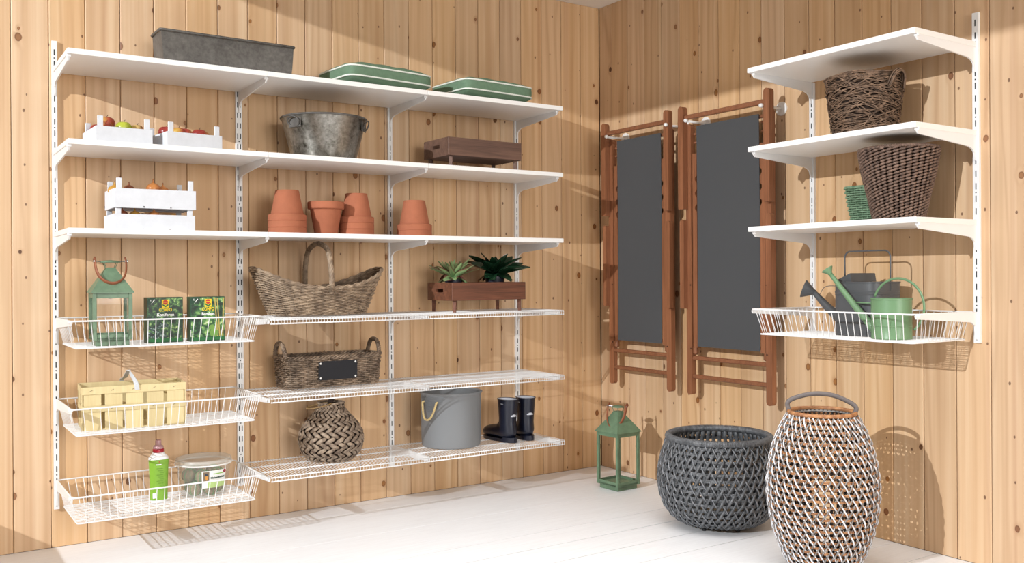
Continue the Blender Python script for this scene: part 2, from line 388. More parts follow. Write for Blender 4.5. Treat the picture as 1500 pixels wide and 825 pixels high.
# ------------------------------------------------------------------ wire shelves / baskets
def wire_shelf(x0, x1, z, label):
    t = thing('wire_shelf', label, 'wire shelf', ((x0 + x1) / 2, 0, z - .004), 0, 'white wire shelves'); a = (x1 - x0) / 2 - .001
    for y in (-.028, -.16, -.295, -.430): G().tube([(-a, y, -.003), (a, y, -.003)], .0032, 6, ref=(0, 0, 1)).build('rail', WMETAL, t, smooth=True)
    G().tube([(-a, -.432, -.020), (a, -.432, -.020)], .0032, 6).build('rail', WMETAL, t, smooth=True)
    g = G(); n = int(2 * a / .0145)
    for i in range(n + 1):
        x = -a + .003 + (2 * a - .006) * i / n
        g.tube([(x, -.026, .0018), (x, -.4335, .0018), (x, -.4355, -.002), (x, -.4355, -.022)], .0011, 4, ref=(1, 0, 0))
    g.build('wire_grid', WMETAL, t, kind='stuff'); return t
sl = [('with the wicker trug', 'with the succulent tray'), ('with the oblong wicker basket', 'above the grey tub, empty'), ('with the bulbous wicker vase', 'with the grey tub and rubber boots')]
for zi, z in enumerate(ZW):
    for b in range(2): wire_shelf(U[1 + b] + (.004 if b == 0 else .001), U[2 + b] + (.0 if b == 0 else .02), z, 'white wire shelf ' + sl[zi][b])
def rr(x0, x1, y0, y1, z, r_=.02, n=5):
    P = []
    for cx, cy, a in ((x1 - r_, y1 - r_, 0), (x0 + r_, y1 - r_, 90), (x0 + r_, y0 + r_, 180), (x1 - r_, y0 + r_, 270)):
        P += [(px, py, z) for px, py in arc(cx, cy, r_, a, a + 90, n)]
    return P
def wire_basket(label, loc, rz=0, wd=.765, right=False):
    t = thing('wire_basket', label, 'wire basket', loc, rz, 'white wire baskets')
    a = wd / 2; b = a - .022; y0, y1 = -.435, -.028; f0, f1 = -.405, -.05; h = .110
    G().tube(rr(-a, a, y0, y1, 0), .0036, 6, closed=True).build('rim', WMETAL, t, smooth=True)
    G().tube(rr(-b, b, f0, f1, -h, .015), .003, 6, closed=True).build('floor_frame', WMETAL, t, smooth=True)
    g = G(); n = 24
    for i in range(1, n):
        s_ = i / n * 2 - 1
        g.tube([(s_ * (a - .01), y0, 0), (s_ * (b - .005), f0, -h), (s_ * (b - .005), f1, -h), (s_ * (a - .01), y1, 0)], .0017, 4, ref=(1, 0, 0.01))
    m_ = 14
    for i in range(1, m_):
        k = i / m_; yt = y0 + (y1 - y0) * k; yb = f0 + (f1 - f0) * k
        g.tube([(-a, yt, 0), (-b, yb, -h + .003), (b, yb, -h + .003), (a, yt, 0)], .0017, 4, ref=(0, 1, 0.01))
    for i in range(22): g.tube([(-b, f0 + (f1 - f0) * (i + .5) / 22, -h + .003), (b, f0 + (f1 - f0) * (i + .5) / 22, -h + .003)], .0010, 4)
    g.build('wire_grid', WMETAL, t, kind='stuff'); return t
wire_basket('white wire basket with the green lantern and two fertiliser boxes', (-2.640, 0, .992))
wire_basket('white wire basket with the woodchip punnet', (-2.640, 0, .643))
wire_basket('lowest white wire basket, with the green bottle and the tub', (-2.640, 0, .294))
wire_basket('white wire basket on the right wall holding both watering cans', (0, -1.9885, 1.008), -pi / 2, .79)
# ------------------------------------------------------------------ generic weaving
def section(fx, fy, n, p=2.0, dense=720):
    """closed plan curve of n points equally spaced by arc length; superellipse of half sizes fx, fy"""
    a = np.linspace(0, 2 * pi, dense, endpoint=False); c, s_ = np.cos(a), np.sin(a)
    rr_ = (np.abs(c / fx) ** p + np.abs(s_ / fy) ** p) ** (-1 / p); P = np.stack([rr_ * c, rr_ * s_], 1)
    L = np.concatenate([[0], np.cumsum(np.linalg.norm(np.diff(np.vstack([P, P[:1]]), axis=0), axis=1))]); q = np.linspace(0, L[-1], n, endpoint=False)
    Pc = np.vstack([P, P[:1]]); return np.stack([np.interp(q, L, Pc[:, 0]), np.interp(q, L, Pc[:, 1])], 1)
def norm2(P):
    T = np.roll(P, -1, 0) - np.roll(P, 1, 0); Nn = np.stack([T[:, 1], -T[:, 0]], 1); return Nn / (np.linalg.norm(Nn, axis=1)[:, None] + 1e-9)
def weave(surf, rows, stakes, rw, rs, amp, mat, parent, t0=0.0, t1=1.0, jit=.15, pps=4, wflat=1.0, name='willow_weave', stake_mat=None, stake_rows=12):
    """surf(n, t) -> (n,3) points and (n,3) normals of the plan curve at height t"""
    g = G(); n = stakes * pps; ph = np.arange(n) / pps * pi
    for k in range(rows):
        t = t0 + (t1 - t0) * (k + .5) / rows; P, Nn = surf(n, t)
        o = amp * np.cos(ph + (k % 2) * pi) + rng.normal(0, amp * jit, n)
        P = P + Nn * o[:, None]; P[:, 2] += rng.normal(0, rw * jit, n)
        rad = rw * rng.uniform(1 - jit, 1 + jit, n); g.tube(P, rad, 4, rb=rad * wflat, closed=True)
    g.build(name, mat, parent, smooth=True, kind='stuff')
    if rs:
        s_ = G(); cols = [surf(stakes, t0 + (t1 - t0) * j / (stake_rows - 1)) for j in range(stake_rows)]
        for i in range(stakes):
            P = np.array([c[0][i] for c in cols]); s_.tube(P, rs, 4, ref=cols[0][1][i])
        s_.build('stakes', stake_mat or mat, parent, smooth=True, kind='stuff')
def liner(surf, mat, parent, inset, t0=0.0, t1=.97, n=64, m=8, name='weave_backing', floor=True):
    P = []
    for j in range(m):
        p, Nn = surf(n, t0 + (t1 - t0) * j / (m - 1)); P.append(p - Nn * inset)
    P = np.array(P).transpose(1, 0, 2); g = G().grid(P, closed_u=True)
    if floor: g.add(P[:, 0, :], [tuple(range(n))])
    return g.build(name, mat, parent, smooth=True)
def rsurf(prof, p=2.0, asp=1.0):
    pr = np.array(prof)
    def f(n, t):
        h0, h1 = pr[0, 1], pr[-1, 1]; z = h0 + (h1 - h0) * t; r_ = np.interp(z, pr[:, 1], pr[:, 0]); P = section(r_, r_ * asp, n, p) if (p != 2 or asp != 1) else None
        if P is None:
            a = np.linspace(0, 2 * pi, n, endpoint=False); P = np.stack([r_ * np.cos(a), r_ * np.sin(a)], 1)
        Nn = norm2(P); return np.column_stack([P, np.full(n, z)]), np.column_stack([Nn, np.zeros(n)])
    return f
def rope_tube(g, P, rad, strands=3, pitch=.03, ref=(0, 0, 1), n=5, closed=False):
    P = np.asarray(P, float); L = np.concatenate([[0], np.cumsum(np.linalg.norm(np.diff(P, axis=0), axis=1))]); m = max(12, int(L[-1] / pitch * 8)); q = np.linspace(0, L[-1], m)
    Q = np.stack([np.interp(q, L, P[:, i]) for i in range(3)], 1); T = np.gradient(Q, axis=0); T /= np.linalg.norm(T, axis=1)[:, None]
    ref = np.array(ref, float); Nn = ref - (T @ ref)[:, None] * T; Nn /= np.linalg.norm(Nn, axis=1)[:, None] + 1e-9; B = np.cross(T, Nn)
    for s_ in range(strands):
        a = q / pitch * 2 * pi + s_ * 2 * pi / strands
        g.tube(Q + (Nn * np.cos(a)[:, None] + B * np.sin(a)[:, None]) * rad * .55, rad * .62, n, ref=ref)
def ipol(pts, n=40):
    """smooth Catmull-Rom through pts"""
    P = np.array(pts, float); P = np.vstack([2 * P[0] - P[1], P, 2 * P[-1] - P[-2]]); out = []; seg = len(P) - 3
    for i in np.linspace(0, seg - 1e-6, n):
        k = int(i); t = i - k; a, b, c, d = P[k:k + 4]
        out.append(.5 * ((2 * b) + (-a + c) * t + (2 * a - 5 * b + 4 * c - d) * t * t + (-a + 3 * b - 3 * c + d) * t ** 3))
    return np.array(out)
# ------------------------------------------------------------------ zinc trough
t = thing('zinc_trough', 'weathered dark grey zinc planter trough on the top board', 'planter', (-2.345, -.208, 2.073), RD(1))
def trough():
    prof = []  # cross-section (y, z) half widths bottom->top with rounded belly
    hw = [(.0, .085), (.012, .105), (.03, .118), (.06, .124), (.10, .124), (.14, .120), (.155, .119)]
    L0 = .295; n = len(hw); out = G()
    secs = [-L0 - .0, L0 + .0]
    poly = [(-w_, z_) for z_, w_ in hw][::-1] + [(w_, z_) for z_, w_ in hw]
    v = []; m = len(poly)
    for sx in (-1, 1):
        for y, z in poly: v.append((sx * (.285 + z * .085), y * .62, z))
    F = [(i, i + 1, i + 1 + m, i + m) for i in range(m - 1)] + [tuple(range(m))[::-1], tuple(range(m, 2 * m))]
    out.add(v, F); return out
smooth_angle(trough().build('body', ZINC1, t), 40)
G().tube(rr(-.302, .302, -.078, .078, .160, .01, 3), .006, 6, rb=.006, closed=True).build('rolled_rim', ZINC1, t, smooth=True)
G().box((0, 0, .1535), (.585, .140, .003)).build('dark_top_sheet', plain('dark_inside', '#2b2927', .9), t)  # flat dark sheet just below the rim
# ------------------------------------------------------------------ green cushions
GFAB = plain('green_canvas', '#6f8a72', .85, var=.12, vs=60, bump=.25, bs=400, spec=.2)
PIPE = plain('white_piping', '#e9eee6', .7)
def cushion(label, loc, rz, w_, d_, side, dome, rx=0, seedv=0):
    t = thing('seat_cushion', label, 'cushion', loc, group='green seat cushions', rot=(rx, 0, rz))
    n = 28; e = 5.0
    def zz(a, b): return max(0, (1 - abs(a) ** 3.2)) ** .55 * max(0, (1 - abs(b) ** 3.2)) ** .55
    def xy(a, b):
        k = 1 - .045 * (abs(a) ** 8) * (abs(b) ** 8) * 1.6
        wv = .006 * sin(9 * a + 2 + seedv) * (abs(b) > .97) + .0
        return a * w_ / 2 * k, b * d_ / 2 * k
    lin = np.sign(np.linspace(-1, 1, n)) * np.abs(np.linspace(-1, 1, n)) ** .75
    g = G(); bot = .044; zc = side / 2 + bot
    for s_ in (1, -1):
        P = [[(*xy(a, b), zc + s_ * (side / 2 + (dome if s_ > 0 else bot) * zz(a, b) + (.0025 if s_ > 0 else 0) * sin(13 * a + seedv) * sin(11 * b))) for b in lin] for a in lin]
        g.grid(P)
    per = [(a, -1) for a in lin] + [(1, b) for b in lin[1:]] + [(a, 1) for a in lin[::-1][1:]] + [(-1, b) for b in lin[::-1][1:-1]]
    ring = []
    for a, b in per:
        x, y = xy(a, b); bul = 1 + .012
        ring.append([(x, y, zc - side / 2), (x * bul, y * bul, zc - side / 6), (x * bul, y * bul, zc + side / 6), (x, y, zc + side / 2)])
    g.grid(ring, closed_u=True); g.build('cover', GFAB, t, smooth=True)
    for s_ in (1, -1):
        P = [(*[k * 1.008 for k in xy(a, b)], zc + s_ * side / 2) for a, b in per]
        G().tube(P, .0042, 6, closed=True).build('piping', PIPE, t, smooth=True, label='white piped seam')
    return t
cushion('left green seat cushion with white piping on the top board, beside the zinc trough', (-1.592, -.196, 2.074), RD(6), .475, .335, .048, .038)
cushion('right green seat cushion with white piping, nearer the end of the top board', (-.972, -.212, 2.074), RD(5), .45, .33, .050, .030, seedv=2)
# ------------------------------------------------------------------ crates
def crate(label, loc, rz, w_, d_, hp, post, group='white slatted crates'):
    t = thing('slatted_crate', label, 'crate', loc, rz, group); th = .007
    G().box((0, -d_ / 2 + th / 2, hp / 2), (w_, th, hp), bev=.001).build('front_panel', CRATE, t)
    G().box((0, d_ / 2 - th / 2, hp / 2), (w_, th, hp), bev=.001).build('back_panel', CRATE, t)
    for s_ in (-1, 1):
        G().box((s_ * (w_ / 2 - th / 2), 0, hp / 2), (th, d_ - 2 * th - .001, hp - .001), bev=.001).build('side_panel', CRATE, t)
        for q in (-1, 1): G().box((s_ * (w_ / 2 - .020), q * (d_ / 2 - th - .005), post / 2 + .004), (.022, .009, post - .008), bev=.0015).build('corner_post', CRATE, t)
    for k in range(4): G().box((0, -d_ / 2 + d_ * (k + .5) / 4, .007), (w_ - .018, d_ / 4 - .012, .005)).build('floor_slat', CRATE, t)
    G().box((-w_ * .15, -d_ / 2 - .0004, .006), (.004, .001, .006)).box((w_ * .18, -d_ / 2 - .0004, .006), (.004, .001, .006)).build('nail_heads', SLOT, t)
    return t
c1 = crate('white apple crate at the left end of the second board', (-2.804, -.20, 1.716), RD(2), .225, .26, .074, .118)
c2 = crate('white crate of red apples, nearer the zinc tub', (-2.53, -.218, 1.716), RD(7), .243, .25, .070, .112)
c3 = crate('lower white onion crate of the pair, standing on the third board', (-2.672, -.192, 1.363), RD(0), .333, .215, .070, .0945)
c4 = crate('upper white onion crate, stacked on the lower one', (-2.668, -.192, 1.4585), RD(0), .333, .215, .082, .126)
def fruit_mat(name, a, b, c_):
    m = N(name); v = m.coord((1, 1, 1)); n1 = m.noise(v, 14, 3, .6); sx = m.n('SeparateXYZ'); m.l(v, sx.inputs[0])
    f = m.math('ADD', m.math('MULTIPLY', sx.outputs[0], 12.0), n1); m.color(m.ramp(f, [(.15, srgb(a)), (.5, srgb(b)), (.95, srgb(c_))])).set(Roughness=.3); return m.m
AP_RED = fruit_mat('red_apple_skin', '#8e2f2a', '#b5483c', '#d8a34c'); AP_MIX = fruit_mat('red_yellow_apple_skin', '#c9a44e', '#b0503c', '#93382e'); AP_GRN = fruit_mat('green_apple_skin', '#a9b53a', '#bfc648', '#9cae35')
AP_YEL = fruit_mat('yellow_apple_skin', '#cfae62', '#d9b877', '#a8503a')
STEM = plain('brown_stem', '#4a3222', .8)
def apple(x, y, z, r_, mat, label, tilt=0):
    t = thing('apple', label, 'apple', (x, y, z), random.uniform(0, 6), 'apples in the crates', rot=(tilt, tilt * .5, random.uniform(-.5, .5)))
    p = [(0.001, -.80), (.25, -.86), (.55, -.72), (.85, -.30), (1, .1), (.96, .45), (.75, .78), (.45, .90), (.2, .84), (0.001, .68)]
    P = ipol([(a, b, 0) for a, b in p], 22); G().lathe([(max(a, .001) * r_, (b + .86) * r_) for a, b, _ in P], 20).build('flesh', mat, t, smooth=True)
    G().tube([(0, 0, 1.5 * r_), (.002, 0, 1.85 * r_), (.006, .002, 2.1 * r_)], .0012, 5, ref=(0, 1, 0)).build('stem', STEM, t)
for a in ((-2.845, -.19, 1.787, .035, AP_MIX, 'large red-yellow apple standing highest in the left crate'), (-2.866, -.262, 1.766, .030, AP_MIX, 'dark red apple just right of the left crate\'s front post', .5),
          (-2.785, -.235, 1.768, .033, AP_GRN, 'bright green apple in the left crate'), (-2.728, -.215, 1.770, .029, AP_YEL, 'yellow-red apple at the right of the left crate'),
          (-2.868, -.12, 1.768, .032, AP_RED, 'red apple peeping over the left side of the left crate'),
          (-2.60, -.19, 1.768, .034, AP_RED, 'red apple left of the front post of the right apple crate'), (-2.565, -.262, 1.758, .033, AP_MIX, 'red-yellow apple behind the post of the right apple crate'),
          (-2.521, -.19, 1.766, .034, AP_RED, 'red apple in the middle of the right apple crate'), (-2.470, -.24, 1.759, .034, AP_RED, 'pinkish red apple at the right front of the right apple crate'), (-2.435, -.17, 1.765, .032, AP_RED, 'red apple partly hidden at the right edge of the right crate')):
    apple(*a)
for x, y in ((-2.88, -.2), (-2.84, -.25), (-2.78, -.17), (-2.73, -.28), (-2.84, -.12), (-2.76, -.1), (-2.60, -.28), (-2.54, -.22), (-2.48, -.17), (-2.46, -.29), (-2.52, -.14)):
    apple(x, y, 1.7255, .026, AP_RED, 'apple at the bottom of a crate, hidden by those above')
ON = fruit_mat('onion_skin', '#b5713a', '#c78347', '#a65c32'); ON2 = fruit_mat('yellow_onion_skin', '#c6923e', '#d1a04c', '#a97735'); ONR = fruit_mat('brown_onion_skin', '#6e3a26', '#8b4c30', '#5b2f20')
def onion(x, y, z, r_, mat, label, rot=(0, 0, 0)):
    t = thing('onion', label, 'onion', (x, y, z), group='onions in the crates', rot=rot)
    P = ipol([(.001, -.80, 0), (.5, -.70, 0), (.9, -.3, 0), (1, .05, 0), (.85, .48, 0), (.45, .78, 0), (.16, .95, 0), (.09, 1.2, 0), (.12, 1.38, 0)], 22)
    G().lathe([(max(a, .001) * r_, (b + .8) * r_) for a, b, _ in P], 20).build('bulb', mat, t, smooth=True)
    G().tube([(0, 0, r_ * 2.0), (.001, .001, r_ * 2.3)], [.003, .001], 5, ref=(0, 1, 0)).build('dry_neck', STEM, t)
zu, zl = 1.4585 + .014, 1.363 + .012
for a in ((-2.672, -.262, zu + .048, .030, ON, 'shiny orange onion standing highest in the upper crate'), (-2.768, -.25, zu + .046, .024, ONR, 'brown onion at the left of the upper crate'), (-2.628, -.245, zu + .044, .026, ON, 'coppery onion right of the shiny one, upper crate'),
          (-2.588, -.25, zu + .042, .023, ON2, 'yellow onion lying near the right of the upper crate', (.9, .4, 0)), (-2.810, -.17, zu + .044, .028, ON2, 'yellow onion seen past the left front post, upper crate'),
          (-2.797, -.255, zl + .034, .025, ONR, 'dark onion beside the left post of the lower crate'), (-2.742, -.235, zl + .033, .025, ON2, 'pale onion left of the shrivelled one, lower crate'), (-2.718, -.225, zl + .038, .021, ONR, 'shrivelled dark onion in the lower crate', (.5, .9, 0)),
          (-2.668, -.255, zl + .032, .026, ON, 'orange onion in the middle of the lower crate'), (-2.612, -.25, zl + .026, .034, ON2, 'large golden onion in the lower crate', (.2, 1.3, 0))):
    onion(*a)
for z0 in (zu, zl):
    for x, y in ((-2.80, -.25), (-2.75, -.2), (-2.70, -.25), (-2.64, -.2), (-2.58, -.25), (-2.77, -.15), (-2.69, -.15), (-2.6, -.15)):
        onion(x, y, z0, .021, ON, 'onion at the bottom of a crate, hidden by those above')
# ------------------------------------------------------------------ zinc tub
t = thing('zinc_tub', 'round galvanised zinc tub with ring handles on the second board', 'tub', (-1.875, -.22, 1.716))
pr = [(.001, .008), (.14, .008), (.146, .0), (.150, .004), (.198, .190), (.202, .196), (.204, .202), (.200, .206), (.195, .200), (.145, .014), (.001, .014)]
smooth_angle(G().lathe(pr, 64).build('body', ZINC2, t), 30)
G().tube([(.202 * cos(a), .202 * sin(a), .202) for a in np.linspace(0, 2 * pi, 64, endpoint=False)], .0055, 6, closed=True).build('rolled_rim', ZINC1, t, smooth=True)
for az, lift in ((RD(205), 1), (RD(-38), 0)):
    e = Vector((cos(az), sin(az), 0)); s_ = Vector((-sin(az), cos(az), 0)); R_ = .194
    pl = G(); c = e * R_ + Vector((0, 0, .165)); pl.box(c, (.006, .075, .045), rot=Matrix((e, s_, Vector((0, 0, 1)))).transposed(), bev=.002); h = pl.build('handle_plate', ZINC1, t)
    c = e * (R_ + .012) + Vector((0, 0, .168)); P = [c + s_ * .034 * cos(a) + (Vector((0, 0, 1)) * .9 + e * .4) * (.026 * sin(a)) for a in np.linspace(0, 2 * pi, 20, endpoint=False)]
    G().tube(P, .0035, 6, closed=True, ref=e).build('ring', ZINC1, h, smooth=True)
# ------------------------------------------------------------------ brown legged trays
def tray(label, loc, rz, mat, leg_h, w_=.452, d_=.25, hb=.092, name='legged_tray'):
    t = thing(name, label, 'tray', loc, rz, 'wooden trays on short legs'); th = .012; z0 = leg_h
    G().box((0, -d_ / 2 + th / 2, z0 + hb / 2), (w_, th, hb), bev=.002).build('front_board', mat, t); G().box((0, d_ / 2 - th / 2, z0 + hb / 2), (w_, th, hb), bev=.002).build('back_board', mat, t)
    for s_ in (-1, 1):
        g = G(); X = s_ * (w_ / 2 - th / 2); L_ = d_ - 2 * th - .001; sw_ = .07; zc = z0 + hb * .55; sh = .018
        g.box((X, 0, z0 + (hb * .55 - sh / 2) / 2), (th - .001, L_, hb * .55 - sh / 2)); g.box((X, 0, z0 + (hb + hb * .55 + sh / 2) / 2), (th - .001, L_, hb - (hb * .55 + sh / 2)))
        for q in (-1, 1): g.box((X, q * (L_ / 2 + sw_ / 2) / 2, zc), (th - .001, L_ / 2 - sw_ / 2, sh))
        g.build('side_board', mat, t)
        for q in (-1, 1):
            G().tube([(s_ * (w_ / 2 - .028), q * (d_ / 2 - .022), z0 + .002), (s_ * (w_ / 2 - .026), q * (d_ / 2 - .021), 0)], [.0135, .0105], 4, ref=(1, 1, 0)).build('leg', mat, t)
    G().box((0, 0, z0 + .006), (w_ - 2 * th, d_ - 2 * th, .010)).build('bottom_board', mat, t); return t
tray('empty dull brown tray on short legs at the end of the second board', (-1.055, -.247, 1.716), RD(1.5), TRAYW, .058)
tray('reddish brown legged tray holding two succulents, on the upper wire shelf', (-1.030, -.237, .979), RD(1.5), TRAYR, .060, w_=.458)
# ------------------------------------------------------------------ terracotta pots
def pot_mesh(): # opening up, base at z=0
    return G().lathe([(.001, .006), (.05, .006), (.052, 0), (.054, .002), (.0755, .112), (.084, .113), (.0875, .1165), (.088, .142), (.0855, .145), (.0815, .1445), (.079, .12), (.071, .108), (.049, .012), (.001, .012)], 48).mesh('pot_body', TERRA, True)
PM = pot_mesh(); PM.set_sharp_from_angle(angle=RD(35))
def pot(x, y, z, up, label, sc=1.0, hs=1.0):
    o = bpy.data.objects.new('terracotta_pot', PM); C.objects.link(o); o.location = (x, y, z + (0 if up else .145 * sc * hs)); o.scale = (sc, sc, sc * hs)
    if not up: o.rotation_euler = (pi, 0, random.uniform(0, 6))
    return tag(o, label, 'plant pot', 'terracotta pots on the third board')
for k, l in enumerate(('bottom', 'middle', 'top')): pot(-2.071, -.25, 1.363 + .030 * k, False, l + ' upturned terracotta pot of the leftmost stack', 1.0, 1.0)
pot(-1.88, -.25, 1.363, True, 'single terracotta pot standing upright between the stacks', .99, 1.10)
for k, l in enumerate(('bottom', 'middle', 'top')): pot(-1.716, -.235, 1.363 + .030 * k, False, l + ' upturned terracotta pot of the stack behind the upright pot', .98, 1.03)
for k, l in enumerate(('lower', 'top')): pot(-1.405, -.25, 1.363 + .030 * k, False, l + ' upturned terracotta pot of the rightmost stack of two', 1.0, 1.06)
# ------------------------------------------------------------------ lanterns
def lantern(label, loc, rz, s=.150, hb=.19, hp=.024, hr=.10, hang=RD(-90), pane=True, cap=.042, hr_=.052, drop=.072):
    t = thing('lantern', label, 'lantern', loc, rz, 'green metal lanterns'); a = s / 2; z0 = hp; z1 = hp + hb; ps = .0145
    G().box((0, 0, hp / 2), (s - .022, s - .022, hp), bev=.002).build('plinth', GREENM, t)
    G().box((0, 0, z0 + .006), (s - .004, s - .004, .010), bev=.001).build('base_plate', GREENM, t)
    for i in (-1, 1):
        for j in (-1, 1): G().box((i * (a - ps / 2), j * (a - ps / 2), (z0 + z1) / 2), (ps, ps, hb), bev=.001).build('corner_post', GREENM, t)
    for zc, hh in ((z0 + .012, .024), (z1 - .010, .020)):
        for i in (-1, 1):
            G().box((i * (a - .005), 0, zc), (.006, s - 2 * ps, hh), bev=.001).build('frame_rail', GREENM, t); G().box((0, i * (a - .005), zc), (s - 2 * ps, .006, hh), bev=.001).build('frame_rail', GREENM, t)
    if pane:
        for i in (-1, 1):
            G().box((i * (a - .009), 0, (z0 + z1) / 2), (.0015, s - 2 * ps, hb - .03)).build('pane', GLASS, t); G().box((0, i * (a - .009), (z0 + z1) / 2), (s - 2 * ps, .0015, hb - .03)).build('pane', GLASS, t)
    e = a + .006; k1, k2 = .030, .017
    def sq(h, z): return [(-h, -h, z), (h, -h, z), (h, h, z), (-h, h, z)]
    v = sq(e, z1) + sq(e, z1 + .004) + sq(k1, z1 + hr * .80) + sq(k2, z1 + hr) 
    F = [(3, 2, 1, 0)] + [(4 * r_ + i, 4 * r_ + (i + 1) % 4, 4 * r_ + 4 + (i + 1) % 4, 4 * r_ + 4 + i) for r_ in range(3) for i in range(4)] + [(12, 13, 14, 15)]
    G().add(v, F).build('roof', GREENM, t)
    zc = z1 + hr + .022
    G().lathe([(.001, -.002), (cap, -.002), (cap, .001), (cap * .7, .006), (.001, .009)], 28, c=(0, 0, zc)).build('cap', GREENM, t, smooth=True)
    for i in (-1, 1):
        for j in (-1, 1): G().tube([(i * k2, j * k2, z1 + hr - .002), (i * cap * .66, j * cap * .66, zc)], .0016, 5, ref=(1, 0, 0)).build('cap_strut', GREENM, t)
    # leather handle hanging forward from two studs
    hx = Vector((cos(hang + pi / 2), sin(hang + pi / 2), 0)); hy = Vector((cos(hang), sin(hang), 0)); zz = zc + .004
    P = []
    for q in np.linspace(0, pi, 26):
        P.append(hx * (hr_ * cos(q)) + hy * (.050 * sin(q) + .012) + Vector((0, 0, zz - drop * sin(q) ** .75)))
    P = [P[0] + Vector((0, 0, .012)) - hy * .02] + P + [P[-1] + Vector((0, 0, .012)) - hy * .02]
    h = G().tube(P, .0038, 8, rb=.0095, ref=np.array([np.array(p) - np.array((0, 0, zz - .02)) for p in P])).build('leather_handle', LEATHER, t, smooth=True, label='tan leather handle')
    for p in (P[1], P[-2]):
        G().lathe([(.001, -.006), (.005, -.006), (.005, .006), (.001, .006)], 10, c=p, ax=hx).build('stud', STEEL, h)
        G().tube([p, Vector((0, 0, zc)) + (p - Vector((0, 0, zc))) * .3], .0018, 5, ref=(0, 0, 1)).build('pin', STEEL, h)
    return t
lantern('green metal lantern with leather handle in the upper left wire basket', (-2.856, -.315, .886), RD(-3), .150, .192, .024, .105, hang=RD(-88), cap=.040, hr_=.060, drop=.092)
lantern('green lantern with leather handle standing on the floor in the corner', (-.302, -.519, 0), RD(3), .166, .285, .024, .112, hang=RD(-160), cap=.034, hr_=.055, drop=.11)
# ------------------------------------------------------------------ text helper
def text_mesh(body, size, mat, ext=.0003, bold=0.0, sx=1.0):
    cu = bpy.data.curves.new('t', 'FONT'); cu.body = body; cu.size = size; cu.align_x = 'CENTER'; cu.align_y = 'CENTER'; cu.extrude = ext; cu.offset = bold; cu.resolution_u = 3
    o = bpy.data.objects.new('t', cu); C.objects.link(o); dg = bpy.context.evaluated_depsgraph_get(); dg.update()
    me = bpy.data.meshes.new_from_object(o.evaluated_get(dg)); bpy.data.objects.remove(o); me.name = 'lettering'; me.materials.clear(); me.materials.append(mat)
    me.transform(Matrix.Diagonal((sx, 1, 1, 1))); return me
def text_on(parent, body, size, mat, loc, rot=(pi / 2, 0, 0), name='lettering', bold=.0, sx=1.0):
    o = bpy.data.objects.new(name, text_mesh(body, size, mat, bold=bold, sx=sx)); C.objects.link(o); o.parent = parent; o.location = loc; o.rotation_euler = rot; return o
YEL = plain('print_yellow', '#f0d417', .5); WPR = plain('print_white', '#f4f6f4', .5); REDP = plain('print_red', '#c0301f', .5); GRP = plain('print_green', '#1f6b35', .5); DKG = plain('print_dark_green', '#0f3d26', .5); LIME = plain('print_lime', '#8cc23a', .5); STK = plain('bamboo_stalk_print', '#b9a355', .5)
def foliage(name, cols, sc, dist):
    m = N(name); v = m.coord((1, 1, 1)); vo = m.n('TexVoronoi', i_Scale=sc, i_Randomness=1.0, feature='F1')
    nz = m.n('TexNoise', i_Scale=sc * .6, i_Detail=4.0); m.l(v, nz.inputs['Vector']); mx = m.n('VectorMath', operation='MULTIPLY_ADD'); m.l(nz.outputs['Color'], mx.inputs[0]); mx.inputs[1].default_value = (dist,) * 3; m.l(v, mx.inputs[2]); m.l(mx.outputs[0], vo.inputs['Vector'])
    f = m.math('ADD', m.math('MULTIPLY', vo.outputs['Distance'], .75), m.math('MULTIPLY', m.noise(v, sc * .35, 3), .45)); m.color(m.ramp(f, [(i / (len(cols) - 1) * .62 + .22, srgb(c_)) for i, c_ in enumerate(cols)])).set(Roughness=.35); return m.m
FOL1 = foliage('conifer_picture', ['#c6d79a', '#7da25a', '#3f6b38', '#1f3f28', '#10251a'], 62, .05); FOL2 = foliage('bamboo_picture', ['#dfe8c0', '#8fb868', '#4c8046', '#1f4a2c', '#10281c'], 48, .06)
FOL3 = foliage('blue_needle_picture', ['#b3c2b8', '#7d9488', '#3c5650', '#1a2c28', '#10201b'], 90, .02)
def shape(parent, pts, mat, y, name='print_patch', h=.0004): return G().prism(pts, -h, (0, y, 0)).build(name, mat, parent)
